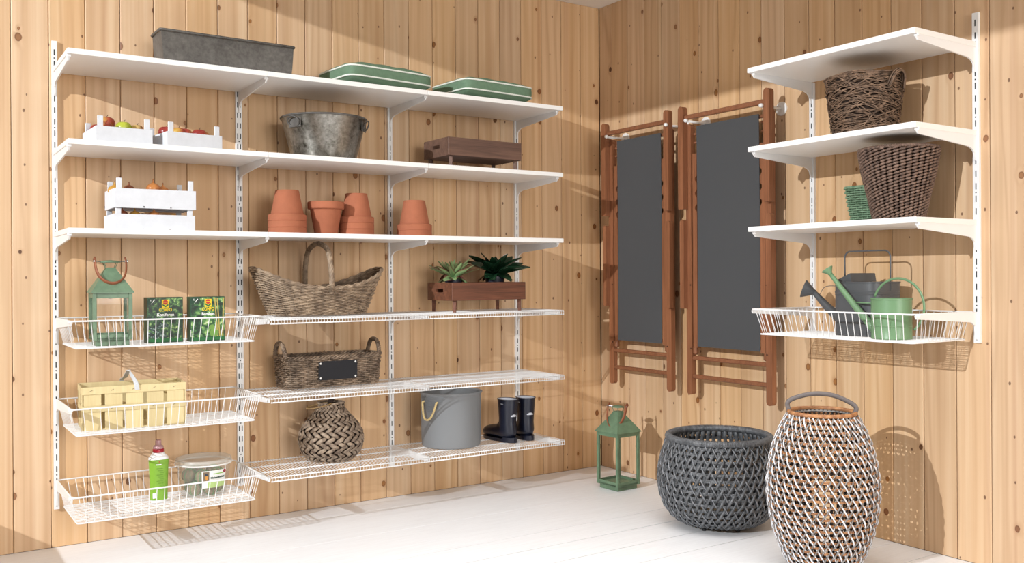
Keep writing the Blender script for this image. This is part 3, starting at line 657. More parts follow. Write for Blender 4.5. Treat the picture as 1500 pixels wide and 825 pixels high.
def box_pack(label, loc, rz, title, fol, kind):
    t = thing('fertiliser_box', label, 'box', loc, rz, 'fertiliser boxes in the wire basket'); w_, h_, d_ = .149, .194, .055; y = -d_ / 2
    G().box((0, 0, h_ / 2), (w_, d_, h_), bev=.001).build('carton', plain('carton_green', '#17462c', .4), t)
    shape(t, [(-w_ / 2 + .002, .018), (w_ / 2 - .002, .018), (w_ / 2 - .002, h_ - .003), (-w_ / 2 + .002, h_ - .003)], fol, y - .0002, 'front_picture')
    shape(t, [(-w_ / 2 + .003, h_ - .004), (-w_ / 2 + .003, h_ - .034), (-w_ / 2 + .036, h_ - .004)], DKG, y - .0007)
    shape(t, [(-.060, .163), (-.0575, .166), (-.042, .183), (-.045, .186), (-.049, .181)], WPR, y - .0012)
    text_on(t, '6' if kind == 1 else '5', .011, WPR, (-.060, y - .0013, .181))
    # emblem: red bloom over green leaves on a yellow square
    shape(t, [(-.014, .149), (.016, .149), (.016, .184), (-.014, .184)], YEL, y - .0012, 'emblem_square')
    shape(t, [(1e-3 + p[0], p[1]) for p in arc(0, .1725, .0105, 0, 350, 18)], REDP, y - .0017, 'emblem_bloom')
    shape(t, [(-.011, .1735), (.013, .1735), (.011, .1715), (-.009, .1715)], YEL, y - .0022, 'emblem_band')
    shape(t, [(-.011, .166), (.001, .157), (.013, .166), (.013, .158), (.001, .1505), (-.011, .158)], GRP, y - .0017, 'emblem_leaves')
    text_on(t, 'COMPO', .0190, YEL, (.001, y - .0018, .1395), bold=.0004, sx=.78); text_on(t, title, .0180, WPR, (.001, y - .0018, .119), bold=.00035)
    shape(t, [(-w_ / 2 + .003, .004), (w_ / 2 - .003, .004), (w_ / 2 - .003, .017), (-w_ / 2 + .003, .017)], GRP, y - .0007, 'bottom_band')
    shape(t, [(-w_ / 2 + .002, .02), (-w_ / 2 + .002, .05), (-w_ / 2 - .0, .05), (-w_ / 2 - .0, .02)], WPR, y - .0010)
    if kind == 1:
        random.seed(4)
        for k in range(9):
            cx, cz = random.uniform(-.062, -.005), random.uniform(.025, .085); an = random.uniform(-.9, .2)
            P = [(cx + .024 * cos(q) * cos(an) - .008 * sin(q) * sin(an), cz + .024 * cos(q) * sin(an) + .008 * sin(q) * cos(an)) for q in np.linspace(0, 2 * pi, 14, endpoint=False)]
            shape(t, P, FOL3, y - .0008 - .00005 * k, 'needle_branch', .0003)
    else:
        for k, (xx, lean) in enumerate(((.040, .012), (.049, .010), (.062, -.004))): shape(t, [(xx, .02), (xx + .005, .02), (xx + .005 - lean, h_ - .006), (xx - lean, h_ - .006)], STK, y - .0009 - .0001 * k, 'bamboo_stalk_print')
        for cx, cz, r_ in ((-.03, .065, .027), (.027, .035, .020), (.018, .060, .014), (-.035, .035, .017)):
            shape(t, [(cx + r_ * cos(q), cz + r_ * .8 * sin(q)) for q in np.linspace(0, 2 * pi, 18, endpoint=False)], [plain('leaf_print_green', '#6f9c45', .5), FOL2][cx < 0], y - .0008 - abs(cx) * .01, 'leaf_print', .0003)
    return t
box_pack('green fertiliser box with bluish conifers and white word Koniferen, left of the pair', (-2.638, -.285, .886), RD(2), 'Koniferen', FOL1, 1)
box_pack('green fertiliser box with bamboo stalks and white word Bambus, right of the pair', (-2.461, -.295, .886), RD(2), 'Bambus', FOL2, 2)
# ------------------------------------------------------------------ woodchip punnet
t = thing('woodchip_punnet', 'pale yellow woodchip punnet basket with dark gaps, in the middle wire basket', 'basket', (-2.758, -.235, .537), RD(-5))
w_, d_, h_ = .405, .20, .178
for i in range(5):
    xx = -w_ / 2 + w_ * (i + .5) / 5; ww = w_ / 5 - .014
    for q in (-1, 1): G().box((xx, q * (d_ / 2 - .003), h_ / 2), (ww, .002, h_)).build('upright_strip', PLY, t)
for q in (-1, 1):
    for j in range(2): G().box((q * (w_ / 2 - .003), -d_ / 4 + d_ / 2 * j, h_ / 2), (.002, d_ / 2 - .020, h_)).build('upright_strip', PLY, t)
for zc, hh in ((h_ - .014, .030), (h_ * .50, .024)):
    for q in (-1, 1): G().box((0, q * (d_ / 2), zc), (w_ + .004, .0025, hh)).build('cross_band', PLY, t); G().box((q * (w_ / 2), 0, zc), (.0025, d_ + .002, hh)).build('cross_band', PLY, t)
for q in (-1, 1):
    G().box((0, q * (d_ / 2 - .006), h_ - .012), (w_ - .01, .002, .026)).build('inner_band', PLY, t)
    for p in (-1, 1): G().box((p * (w_ / 2 - .001), q * (d_ / 2 - .001), h_ / 2), (.004, .004, h_ - .002)).build('corner_strip', PLY, t)
G().box((0, 0, .004), (w_ - .01, d_ - .01, .004)).build('bottom_sheet', PLY, t)
g = G()
for zc in (h_ - .014, h_ * .5):
    for i in range(5): g.box((-w_ / 2 + w_ * (i + .5) / 5 - .005, -d_ / 2 - .002, zc), (.012, .001, .0016), rot=Matrix.Rotation(RD(-28), 3, 'Y'))
g.build('staples', plain('dull_staple', '#8a7f66', .5), t)
P = ipol([(.01, -d_ / 2 - .003, h_ - .02), (.003, -d_ / 2 - .002, h_ + .015), (-.020, -d_ / 2 + .015, h_ + .058), (-.020, -d_ / 2 + .045, h_ + .056), (-.028, 0, h_ + .025), (-.03, d_ / 2 - .02, h_ + .012), (-.03, d_ / 2, h_ - .01)], 30)
G().tube(P, .0016, 4, rb=.0125, ref=(0, .7, 1)).build('strap_handle', plain('pale_grey_strap', '#c9ccd0', .5), t, label='pale grey strap handle')
# ------------------------------------------------------------------ bottle
def flatprof(g, prof, asp, n=36, p=2.8, tw=None):
    R_ = []
    for r_, z in prof: R_.append(np.column_stack([section(max(r_, .001), max(r_, .001) * asp, n, p), np.full(n, z)]))
    g.grid(np.array(R_).transpose(1, 0, 2), closed_u=True); return g
t = thing('plant_food_bottle', 'white bottle with lime green label and red cap in the lowest wire basket', 'bottle', (-2.651, -.235, .190), RD(-6))
prof = [(.001, .0), (.030, .0), (.034, .004), (.0345, .03), (.036, .09), (.039, .16), (.041, .188), (.040, .196), (.030, .207), (.022, .217), (.020, .225), (.001, .225)]
BW = plain('white_bottle_plastic', '#efefef', .3); flatprof(G(), prof, .68).build('bottle_body', BW, t, smooth=True)
lp = [(.0360, .014), (.0362, .04), (.0372, .09), (.0402, .16), (.0420, .188)]
def patch(prof, asp, a0, a1, n, mat, name, off=.0006, parent=None):
    P = []
    for r_, z in prof:
        q = section(r_ + off, (r_ + off) * asp, 360, 2.8); ang = np.arctan2(q[:, 1], q[:, 0]) % (2 * pi); idx = [int(np.argmin(np.abs((ang - RD(a) + pi) % (2 * pi) - pi))) for a in np.linspace(a0, a1, n)]
        P.append(np.column_stack([q[idx], np.full(n, z)]))
    return G().grid(np.array(P).transpose(1, 0, 2)).build(name, mat, parent, smooth=True)
patch(lp, .68, 193, 350, 24, plain('lime_label', '#7dab33', .4), 'label', parent=t)
g = G()
for k in range(11): g.box((.002 + .004 * (k % 3), -.0285 - .0003 * (k > 6), .150 - .009 * k), (.026 - .004 * (k % 3), .0006, .0014))
g.build('label_small_print', plain('label_olive', '#5d8a1c', .5), t)
G().box((-.002, -.0290, .167), (.022, .0006, .004)).build('label_title_bar', WPR, t); G().box((0, -.0292, .179), (.006, .0006, .0018)).box((0, -.0292, .179), (.0018, .0007, .006)).build('label_red_cross', REDP, t)
g = G(); g.box((-.021, -.0262, .034), (.012, .0006, .022)); g.build('barcode_field', WPR, t)
cp = G().lathe([(.001, .217), (.0225, .217), (.0235, .220), (.0235, .231), (.022, .233), (.001, .233)], 28).build('screw_cap', plain('red_cap', '#a31b2d', .35), t, smooth=True)
G().lathe([(.001, .232), (.022, .232), (.021, .243), (.014, .248), (.0125, .250), (.0125, .266), (.011, .270), (.001, .270)], 28).build('dosing_cap', plain('pinkish_clear_cap', '#c49aa0', .2, Alpha=.8), t, smooth=True)
# ------------------------------------------------------------------ tub of fat balls
t = thing('fat_ball_tub', 'translucent lidded plastic tub of bird fat balls beside the green bottle', 'tub', (-2.445, -.185, .190))
CLR = translucent('clear_plastic', '#cfcdc5', .20); CLR2 = translucent('lid_plastic', '#dfdcd3', .38)
G().lathe([(.001, .001), (.094, .001), (.097, .004), (.117, .138), (.120, .140), (.120, .143)], 56).build('tub_body', CLR, t, smooth=True)
lid = G().lathe([(.001, .149), (.104, .149), (.107, .153), (.112, .164), (.117, .165), (.122, .160), (.1235, .141), (.1215, .138)], 56).build('lid', CLR2, t, smooth=True)
G().tube([(.1225 * cos(a), .1225 * sin(a), .143) for a in np.linspace(0, 2 * pi, 56, endpoint=False)], .0032, 6, closed=True).build('lid_rim', plain('white_rim_plastic', '#f2f1ee', .35), lid, smooth=True)
BALL = plain('fat_ball', '#a08e70', .8, var=.35, vs=60, bump=.4); NET = plain('green_net', '#3f9a55', .6)
for k, (x, y, z) in enumerate([(.058 * cos(a), .058 * sin(a), .034) for a in np.arange(5) * 1.2566] + [(.064 * cos(a + .6), .064 * sin(a + .6), .090) for a in np.arange(5) * 1.2566] + [(0, 0, .06)]):
    b = G().lathe([(max(.001, .031 * sin(q)), -.031 * cos(q)) for q in np.linspace(0, pi, 12)], 16).build('fat_ball', BALL, t, smooth=True, loc=(x, y, z))
    g = G()
    for i in range(4):
        a = i * pi / 4 + k
        g.tube([(.0315 * cos(q) * cos(a), .0315 * cos(q) * sin(a), .0315 * sin(q)) for q in np.linspace(0, 2 * pi, 20, endpoint=False)], .0012, 4, closed=True, ref=(sin(a), -cos(a), .01))
    g.build('net', NET, b, kind='stuff')
def cyl_patch(parent, r0, r1, z0, z1, a0, a1, mat, name, off=.0008, n=16):
    P = [[((r0 + (r1 - r0) * j + off) * cos(RD(a)), (r0 + (r1 - r0) * j + off) * sin(RD(a)), z0 + (z1 - z0) * j) for j in (0, 1)] for a in np.linspace(a0, a1, n)]
    return G().grid(P).build(name, mat, parent, smooth=True)
rb = lambda z: .097 + (.117 - .097) * z / .138
cyl_patch(t, rb(.045), rb(.122), .045, .122, -109, -50, plain('label_pale', '#eef0ec', .4), 'paper_label', .001)
cyl_patch(t, rb(.045), rb(.072), .045, .072, -96, -51, plain('label_pale_green', '#b9d488', .4), 'label_green_field', .0015); cyl_patch(t, rb(.104), rb(.108), .104, .108, -84, -56, LIME, 'label_green_stripe', .0016)
cyl_patch(t, rb(.072), rb(.118), .075, .118, -106, -93, plain('label_photo_brown', '#7c6a54', .5), 'label_photo', .0015)
def wrap(parent, me, R_, ang, z, name='lettering'):
    for v in me.vertices:
        a = RD(ang) + v.co.x / R_; rr_ = R_ + .0012 + v.co.z; v.co = ((rr_) * cos(a), (rr_) * sin(a), z + v.co.y)
    o = bpy.data.objects.new(name, me); C.objects.link(o); o.parent = parent; return o
wrap(t, text_mesh('Meisenknödel', .0125, DKG, bold=.0003), rb(.09) + .0008, -72, .089)
bm_ = G().lathe([(.001, -.001), (.008, -.001), (.008, .001), (.001, .001)], 20); b = bm_.build('round_red_badge', plain('badge_red', '#9b2238', .4), t); a = RD(-55); b.location = ((rb(.115) + .001) * cos(a), (rb(.115) + .001) * sin(a), .113); b.rotation_euler = (pi / 2, 0, a + pi / 2)
g = G(); g.tube(ipol([(0, 0, -.014), (.001, 0, -.004), (0, 0, .006), (-.002, 0, .012)], 10), [.002, .0045, .0065, .007, .007, .0065, .006, .0055, .005, .003], 8, rb=.001, ref=(1, 0, 0)); b = g.build('printed_songbird', plain('bird_orange', '#c98a3c', .5), t); a = RD(-99); b.location = ((rb(.1) + .002) * cos(a), (rb(.1) + .002) * sin(a), .094); b.rotation_euler = (0, 0, a + pi / 2)
g = G(); g.tube([(0, 0, .006), (-.001, 0, .012), (-.003, 0, .016)], [.006, .007, .003], 8, rb=.0015, ref=(1, 0, 0)); c_ = g.build('printed_bird_head', plain('bird_dark', '#2a3040', .5), b)
# ------------------------------------------------------------------ wicker trug
t = thing('wicker_trug', 'grey willow trug with a tall hooped handle on the upper wire shelf', 'basket', (-1.912, -.222, .985), RD(0))
def trug(n, tt):
    P = section(.232 + .088 * tt ** .9, .115 + .048 * tt, n, 2.35); Nn = norm2(P); hx = np.abs(P[:, 0]) / (.232 + .088 * tt); Hh = .128 + .092 * hx ** 2.2
    zz = tt * Hh; return np.column_stack([P[:, 0] + np.sign(P[:, 0]) * 0, P[:, 1], zz]), np.column_stack([Nn, np.zeros(n)])
weave(trug, 18, 46, .0050, .0030, .0042, WICK, t, .0, .97, jit=.12)
liner(trug, WICKD, t, .004, 0, .96, name='weave_backing')
g = G(); P, _ = trug(120, 1.0); g.tube(P, .0065, 6, closed=True)
for s_ in range(2):
    q = P.copy(); a = np.arange(120) * (2 * pi / 7.0) + s_ * pi; g.tube(q + np.column_stack([_[:, 0] * np.cos(a) * .007, _[:, 1] * np.cos(a) * .007, np.sin(a) * .007]), .004, 5, closed=True)
g.build('braided_rim', WICK, t, smooth=True)
g = G(); hp = ipol([(.004, -.160, .10), (.002, -.166, .16), (0, -.158, .24), (0, -.115, .310), (0, 0, .338), (0, .115, .310), (0, .158, .24), (0, .166, .16), (0, .160, .10)], 60); rope_tube(g, hp, .0115, 5, .10, ref=(1, 0, 0)); g.tube(hp, .0085, 6, ref=(1, 0, 0)); g.build('hoop_handle', WICK, t, smooth=True)
g = G()
for k in range(4):
    for q in (-1, 1): g.tube([(.015 * cos(a), q * .163 + .014 * sin(a), .112 + k * .009) for a in np.linspace(0, 2 * pi, 14, endpoint=False)], .003, 5, closed=True)
g.build('handle_binding', WICK, t, smooth=True)
# ------------------------------------------------------------------ succulents
def leaf_mesh(L, W_, droop, fold, mat, tipsharp=1.0, n=9):
    P = []
    for i in range(n):
        s_ = i / (n - 1); wv = W_ / 2 * (sin(pi * min(1, s_ ** .8 * .93 + .05)) ** .75) * (1 - .3 * s_ * tipsharp); x = L * (s_ - .15 * droop * s_ ** 3); z = L * (.35 * s_ - droop * s_ ** 2 * .6)
        P.append([(x, wv * j, z + fold * wv * abs(j) + (.002 if abs(j) < .1 else 0)) for j in (-1, -.5, 0, .5, 1)])
    P = np.array(P); g = G().grid(P); Q = P.copy(); Q[:, 1:-1, 2] -= .0035; g.grid(Q[:, ::-1]); return g.mesh('leaf', mat, True)
LEAFD = plain('dark_glossy_leaf', '#1c3a26', .22, var=.35, vs=20, spec=.6)
m = N('grey_green_red_leaf'); v = m.coord((1, 1, 1)); sx = m.n('SeparateXYZ'); m.l(v, sx.inputs[0]); ab = m.math('ABSOLUTE', sx.outputs[1]); ed = m.math('ADD', m.math('MULTIPLY', ab, 45), m.math('MULTIPLY', sx.outputs[0], 6)); m.color(m.ramp(ed, [(.3, srgb('#6f8f63')), (.75, srgb('#8aa36e')), (1.0, srgb('#6b3f38'))])).set(Roughness=.4); LEAFL = m.m
LD = [leaf_mesh(.195, .085, .30, .15, LEAFD), leaf_mesh(.16, .080, .15, .2, LEAFD), leaf_mesh(.095, .062, -.10, .3, LEAFD), leaf_mesh(.11, .085, .5, .1, LEAFD)]
LL = [leaf_mesh(.140, .038, .12, .5, LEAFL, 1.4), leaf_mesh(.110, .038, .05, .5, LEAFL, 1.4), leaf_mesh(.075, .040, -.1, .5, LEAFL, 1.2), leaf_mesh(.085, .060, .55, .25, LEAFL, .6)]
def plant(label, loc, pr_, ph_, leaves, n_, z0):
    t = thing('potted_succulent', label, 'plant', loc); G().lathe([(.001, 0), (pr_ * .78, 0), (pr_, ph_ - .012), (pr_ * 1.06, ph_ - .012), (pr_ * 1.06, ph_), (pr_ * .98, ph_), (pr_ * .95, ph_ - .008), (.001, ph_ - .008)], 32).build('pot', POTBL, t, smooth=False)
    G().lathe([(.001, z0 + .02), (.008, z0), (.008, ph_ - .01), (.001, ph_ - .01)], 8).build('stem', STEM, t)
    k = 0
    for ring, (cnt, pitch, dz) in enumerate(n_):
        for i in range(cnt):
            o = bpy.data.objects.new('leaf', leaves[min(ring, len(leaves) - 1)]); C.objects.link(o); o.parent = t; a = (i + .5 * (ring % 2)) / cnt * 2 * pi + random.uniform(-.2, .2)
            o.location = (.006 * cos(a), .006 * sin(a), z0 + dz + random.uniform(-.004, .004)); o.rotation_euler = (random.uniform(-.7, .7), -pitch + random.uniform(-.12, .12), a); q = random.uniform(.85, 1.08); o.scale = (q, q, q)
    return t
plant('small grey-green succulent with reddish leaf edges, left in the brown tray', (-1.172, -.235, 1.051), .042, .095, LL, [(12, .15, .0), (10, .45, .005), (7, .8, .008), (8, -.30, -.002)], .104)
plant('large dark green glossy-leaved plant in a blue-black pot, right in the brown tray', (-.915, -.235, 1.051), .052, .110, LD, [(10, .10, .004), (8, .30, .012), (6, .55, .016), (8, -.40, .006)], .122)
# ------------------------------------------------------------------ oblong wicker basket
t = thing('oblong_wicker_basket', 'oblong grey willow basket with a small blackboard, on the middle wire shelf', 'basket', (-1.832, -.152, .636), RD(4))
ob = lambda n, tt: (lambda P, Nn: (np.column_stack([P, np.full(n, tt * .145)]), np.column_stack([Nn, np.zeros(n)])))(section(.240 + .012 * tt, .090 + .010 * tt, n, 7), norm2(section(.240 + .012 * tt, .090 + .010 * tt, n, 7)))
weave(ob, 15, 46, .0050, .0030, .0042, WICKD, t, 0, .97, jit=.14); liner(ob, WICKD, t, .005, 0, .96)
g = G(); P, Nn = ob(130, 1.0); P = P + 0
for s_ in range(3):
    a = np.arange(130) * (2 * pi / 6.5) + s_ * 2.094; g.tube(P + np.column_stack([Nn[:, 0] * np.cos(a) * .006, Nn[:, 1] * np.cos(a) * .006, np.sin(a) * .006]), .0045, 5, closed=True)
g.build('braided_rim', WICKD, t, smooth=True)
for q in (-1, 1):
    g = G(); rope_tube(g, ipol([(q * .245, -.055, .125), (q * .250, -.055, .165), (q * .252, -.035, .203), (q * .252, 0, .214), (q * .252, .035, .203), (q * .250, .055, .165), (q * .245, .055, .125)], 40), .010, 3, .035, ref=(1, 0, 0)); g.build('ear_handle', WICKD, t, smooth=True)
cb = G().box((0, -.1045, .080), (.205, .004, .090), bev=.001).build('chalkboard', CHALK, t, label='black chalkboard plate')
for i in (-1, 1):
    for j in (-1, 1): G().lathe([(.001, .002), (.004, .001), (.005, 0)], 12, c=(i * .092, -.1068, .080 + j * .035), ax=(0, -1, 0)).build('stud', plain('pearl_stud', '#e8e6e2', .3), cb, smooth=True)
# ------------------------------------------------------------------ bulbous vase
t = thing('wicker_vase', 'bulbous grey-brown herringbone wicker vase on the bottom wire shelf', 'vase', (-1.844, -.21, .283))
vp = [(.085, 0), (.108, .010), (.135, .040), (.149, .075), (.152, .105), (.146, .135), (.130, .165), (.106, .195), (.080, .222), (.062, .243), (.056, .258), (.060, .272)]
vs_ = rsurf(vp); g = G(); rows = 13; vpa = np.array(vp); BAND = cane('willow_bark_strip', '#5d4c3f', '#a3907c', 40)
Ls = np.concatenate([[0], np.cumsum(np.linalg.norm(np.diff(vpa, axis=0), axis=1))])
def vpt(s_, a, off): # s_ along profile 0..1
    r_ = np.interp(s_ * Ls[-1], Ls, vpa[:, 0]); z = np.interp(s_ * Ls[-1], Ls, vpa[:, 1]); s2 = min(1, s_ + .01); s1 = max(0, s_ - .01)
    dr = np.interp(s2 * Ls[-1], Ls, vpa[:, 0]) - np.interp(s1 * Ls[-1], Ls, vpa[:, 0]); dz = np.interp(s2 * Ls[-1], Ls, vpa[:, 1]) - np.interp(s1 * Ls[-1], Ls, vpa[:, 1]); l = math.hypot(dr, dz); nr, nz = dz / l, -dr / l
    return ((r_ + nr * off) * cos(a), (r_ + nr * off) * sin(a), z + nz * off), (nr * cos(a), nr * sin(a), nz)
cols = 22
for k in range(rows):
    for j in range(cols):
        sg = 1 if k % 2 else -1; a0 = (j + .5 * (k % 2)) / cols * 2 * pi; a1 = a0 + sg * 2 * pi / cols * 1.15; P = []; R_ = []
        ja = rng.normal(0, .004)
        for i in range(6):
            q = i / 5; p, n_ = vpt((k + q * 1.15 - .07) / rows + ja, a0 + (a1 - a0) * q, .0065 * sin(pi * q) - .001); P.append(p); R_.append(n_)
        rloc = np.interp((k + .5) / rows * Ls[-1], Ls, vpa[:, 0]); wd = .0055 + .0042 * rloc / .152
        g.tube(P, .0028, 5, rb=[wd * x_ for x_ in (.6, 1, 1.1, 1.1, 1, .6)], ref=R_)
g.build('herringbone_weave', BAND, t, smooth=True, kind='stuff')
liner(vs_, LINERD, t, .004, 0, .98); g = G()  # dark sheet added behind the strips for the shade in their gaps
rope_tube(g, [(.061 * cos(a), .061 * sin(a), .272) for a in np.linspace(0, 2 * pi, 40)], .006, 3, .03); g.build('neck_rim', BAND, t, smooth=True)
g = G(); g.tube([(-.075 + .062 * cos(a), -.040 + .040 * sin(a), .268 + .010 * cos(a)) for a in np.linspace(0, 2 * pi, 36, endpoint=False)], .0032, 6, closed=True); g.build('carrying_loop', plain('bent_cane', '#8d7148', .5), t, smooth=True)
g = G()
for k in range(4): g.tube([(-.030 + .012 * cos(a) + .004 * k, -.048 + .011 * sin(a), .270 + .007 * k) for a in np.linspace(0, 2 * pi, 14, endpoint=False)], .0035, 5, closed=True)
g.build('loop_knot', LINERD, t, smooth=True)
# ------------------------------------------------------------------ grey plastic tub
t = thing('grey_tub', 'grey flexible plastic tub with a cream rope handle on the bottom wire shelf', 'tub', (-1.180, -.217, .284))
smooth_angle(G().lathe([(.001, 0), (.146, 0), (.152, .004), (.155, .04), (.157, .266), (.160, .270), (.164, .276), (.164, .280), (.160, .282), (.154, .276), (.150, .02), (.001, .012)], 72).build('tub_body', GREYTUB, t), 40)
az = -163
g = G()
for k in range(13):
    hw = 34 - 1.9 * k
    g.tube([(.1585 * cos(RD(a)), .1585 * sin(RD(a)), .262 - .0062 * k) for a in np.linspace(az - hw, az + hw, 14)], .0013, 5)
g.build('ribbed_grip', GREYTUB, t, smooth=True)
hl = []
for q in np.linspace(-1, 1, 30): hl.append(((.168 + .012 * (1 - q * q)) * cos(RD(az + 17 * q)), (.168 + .012 * (1 - q * q)) * sin(RD(az + 17 * q)), .235 - .085 * (1 - abs(q) ** 2.4)))
g = G(); hl = [(.150 * cos(RD(az - 17)), .150 * sin(RD(az - 17)), .240)] + hl + [(.150 * cos(RD(az + 17)), .150 * sin(RD(az + 17)), .240)]
rope_tube(g, hl, .0048, 3, .018, ref=(cos(RD(az)), sin(RD(az)), .1)); g.tube(hl, .0035, 6, ref=(cos(RD(az)), sin(RD(az)), .1)); g.build('rope_handle', ROPE, t, smooth=True, label='cream rope handle')
# ------------------------------------------------------------------ rubber boots
def boot(label, loc, rz, side):
    t = thing('rubber_boot', label, 'boot', loc, rz, 'navy rubber boots'); n = 28; z0 = .014
    secs = [(0, .212, 0, .049, .064), (0, .205, 0, .0485, .063), (0, .16, 0, .046, .058), (.001, .115, 0, .043, .053), (.003, .085, 6, .042, .053), (.001, .060, 24, .042, .064), (.010, .048, 40, .043, .066), (.035, .040, 56, .044, .050), (.070, .036, 74, .045, .0375), (.105, .034, 86, .046, .033), (.140, .031, 90, .046, .030), (.165, .028, 92, .040, .026), (.182, .025, 94, .028, .020), (.190, .022, 95, .010, .010)]
    P = []
    for cy, cz, tl, hw, hl in secs:
        e = np.array((0, cos(RD(tl)), sin(RD(tl)))); c = np.array((0, cy, cz + z0)); P.append([c + np.array((hw * cos(a), 0, 0)) + e * hl * sin(a) for a in np.linspace(0, 2 * pi, n, endpoint=False)])
    P = np.array(P).transpose(1, 0, 2); P[:, :, 2] = np.maximum(P[:, :, 2], z0 - .002)
    g = G().grid(P, closed_u=True); g.build('upper', NAVY, t, smooth=True)
    L_ = []
    for dz, sc in ((.0, .985), (-.006, .93), (-.09, .84)): L_.append([(.049 * sc * cos(a), .064 * sc * sin(a), .212 + z0 + dz) for a in np.linspace(0, 2 * pi, n, endpoint=False)])
    L_ = np.array(L_).transpose(1, 0, 2); g = G().grid(L_, closed_u=True); g.add(L_[:, -1, :], [tuple(range(n))]); g.build('lining', LINING, t, smooth=True)
    G().tube([(.0492 * cos(a), .0642 * sin(a), .2255) for a in np.linspace(0, 2 * pi, n, endpoint=False)], .0022, 6, closed=True).build('top_band', NAVY, t, smooth=True)
    out = []
    for a in np.linspace(0, 2 * pi, 36, endpoint=False):
        yy = .065 + .130 * sin(a); ww = .047 * (abs(cos(a)) ** .8) * (1.0 if sin(a) > 0 else .92) * (1 - .13 * max(0, 1 - abs(yy - .045) / .05)); out.append((ww * (1 if cos(a) > 0 else -1), yy))
    G().prism(out, .017, (0, 0, 0), (1, 0, 0), (0, 1, 0), (0, 0, 1)).build('sole', NAVY, t)
    G().prism([(x * 1.03, y) for x, y in out if y < .02], .026, (0, -.001, 0), (1, 0, 0), (0, 1, 0), (0, 0, 1)).build('heel', NAVY, t)
    if side: G().box((side * .0485, .004, .180), (.005, .016, .022), bev=.002).build('side_buckle', BLACKRUB, t)
    g = G()
    for k in range(5): g.box((-.0478, -.018 + .004 * k, .203), (.001, .0025, .0030))
    g.build('pale_side_mark', LINING, t); return t
boot('left navy rubber boot of the pair, toe towards the wall', (-.888, -.312, .284), RD(6), 0)
boot('right navy rubber boot of the pair, nearest the shelf end', (-.768, -.305, .284), RD(-6), 1)
# ------------------------------------------------------------------ folded deck chairs + hooks
SEAT = plain('charcoal_canvas', '#4b4c4e', .75, bump=.2, bs=500, spec=.25)
DARKW = plain('dark_notch', '#3a1d10', .8)
def rbar(g, x, y, z0, z1, w_, d_, rt=True, rbm=True):
    """upright slat with rounded ends"""
    p = []; r_ = w_ / 2
    p += [(x + r_ * cos(RD(a)), z1 - r_ + r_ * sin(RD(a))) for a in np.linspace(0, 180, 9)] if rt else [(x + r_, z1), (x - r_, z1)]
    p += [(x - r_ * cos(RD(a)), z0 + r_ - r_ * sin(RD(a))) for a in np.linspace(0, 180, 9)] if rbm else [(x - r_, z0), (x + r_, z0)]
    return g.prism(p, d_, (0, y - d_ / 2, 0), (1, 0, 0), (0, 0, 1), (0, 1, 0))
def deckchair(label, yc, W_):
    t = thing('folded_deck_chair', label, 'deck chair', (0, yc, .53), -pi / 2, 'folded wooden deck chairs'); h = W_ / 2
    for s_ in (-1, 1):
        rbar(G(), s_ * (h - .018), -.122, .98, 1.522, .036, .034, True, False).build('backrest_post', TEAK, t)
        rbar(G(), s_ * (h - .016), -.115, .455, .925, .030, .030, True, False).build('arm_slat', TEAK, t)
        rbar(G(), s_ * (h - .040), -.088, 0, 1.43, .038, .030, True, True).build('long_leg', TEAK, t)
        g = G(); xx = s_ * (h - .080); nz = [1.135, 1.06, .985]
        p = [(xx - .015, .25), (xx + .015, .25), (xx + .015, 1.27), (xx - .015, 1.27)]
        q = []
        inner = xx - s_ * .015; outer = xx + s_ * .015
        q = [(outer, .25), (outer, 1.27), (inner, 1.27)]
        for z in nz: q += [(inner, z + .018), (inner + s_ * .012, z + .008), (inner + s_ * .012, z - .006), (inner, z - .022)]
        q += [(inner, .25)]
        g.prism(q, .026, (0, -.098, 0), (1, 0, 0), (0, 0, 1), (0, 1, 0)); g.build('notched_rack', TEAK, t)
        for z in (1.33, 1.375): G().tube([(s_ * (h - .03), -.075, z), (s_ * (h - .10), -.075, z)], .008, 8, ref=(0, 0, 1)).build('short_dowel', TEAKX, t, smooth=True)
        G().box((s_ * (h - .070), -.085, .235), (.026, .03, .045), bev=.008).build('foot_block', TEAK, t)
        g = G()
        for z in (.58, .245): g.lathe([(.001, .0015), (.004, .0015), (.004, -.001)], 8, c=(s_ * (h - .052), -.1035, z), ax=(0, -1, 0))
        g.build('bolt_heads', DARKW, t)
    G().box((0, -.118, 1.462), (W_ - .07, .022, .024), bev=.004).build('top_rail', TEAKX, t)
    for z, r_ in ((.196, .011), (.098, .011)): G().box((0, -.088, z), (W_ - .11, .022, .022), bev=.005).build('rung', TEAKX, t)
    fw = W_ - .196
    for z in (1.402, .272): G().box((0, -.082, z), (W_ - .15, .018, .018), bev=.004).build('cloth_rail', TEAKX, t)
    P = []
    for i, z in enumerate(np.linspace(.258, 1.412, 14)):
        P.append([(fw / 2 * a, -.1005 + .010 * sin(pi * i / 13) * (1 - a * a * .6), z) for a in np.linspace(-1, 1, 7)])
    P = np.array(P); g = G().grid(P); Q = P.copy(); Q[:, :, 1] += .002; g.grid(Q[:, ::-1]); g.build('canvas_sling', SEAT, t, smooth=True, label='charcoal canvas sling')
    return t
deckchair('folded wooden deck chair with charcoal sling, hanging nearest the room corner', -.4685, .566)
deckchair('folded wooden deck chair with charcoal sling, hanging beside the right-hand shelves', -1.137, .618)
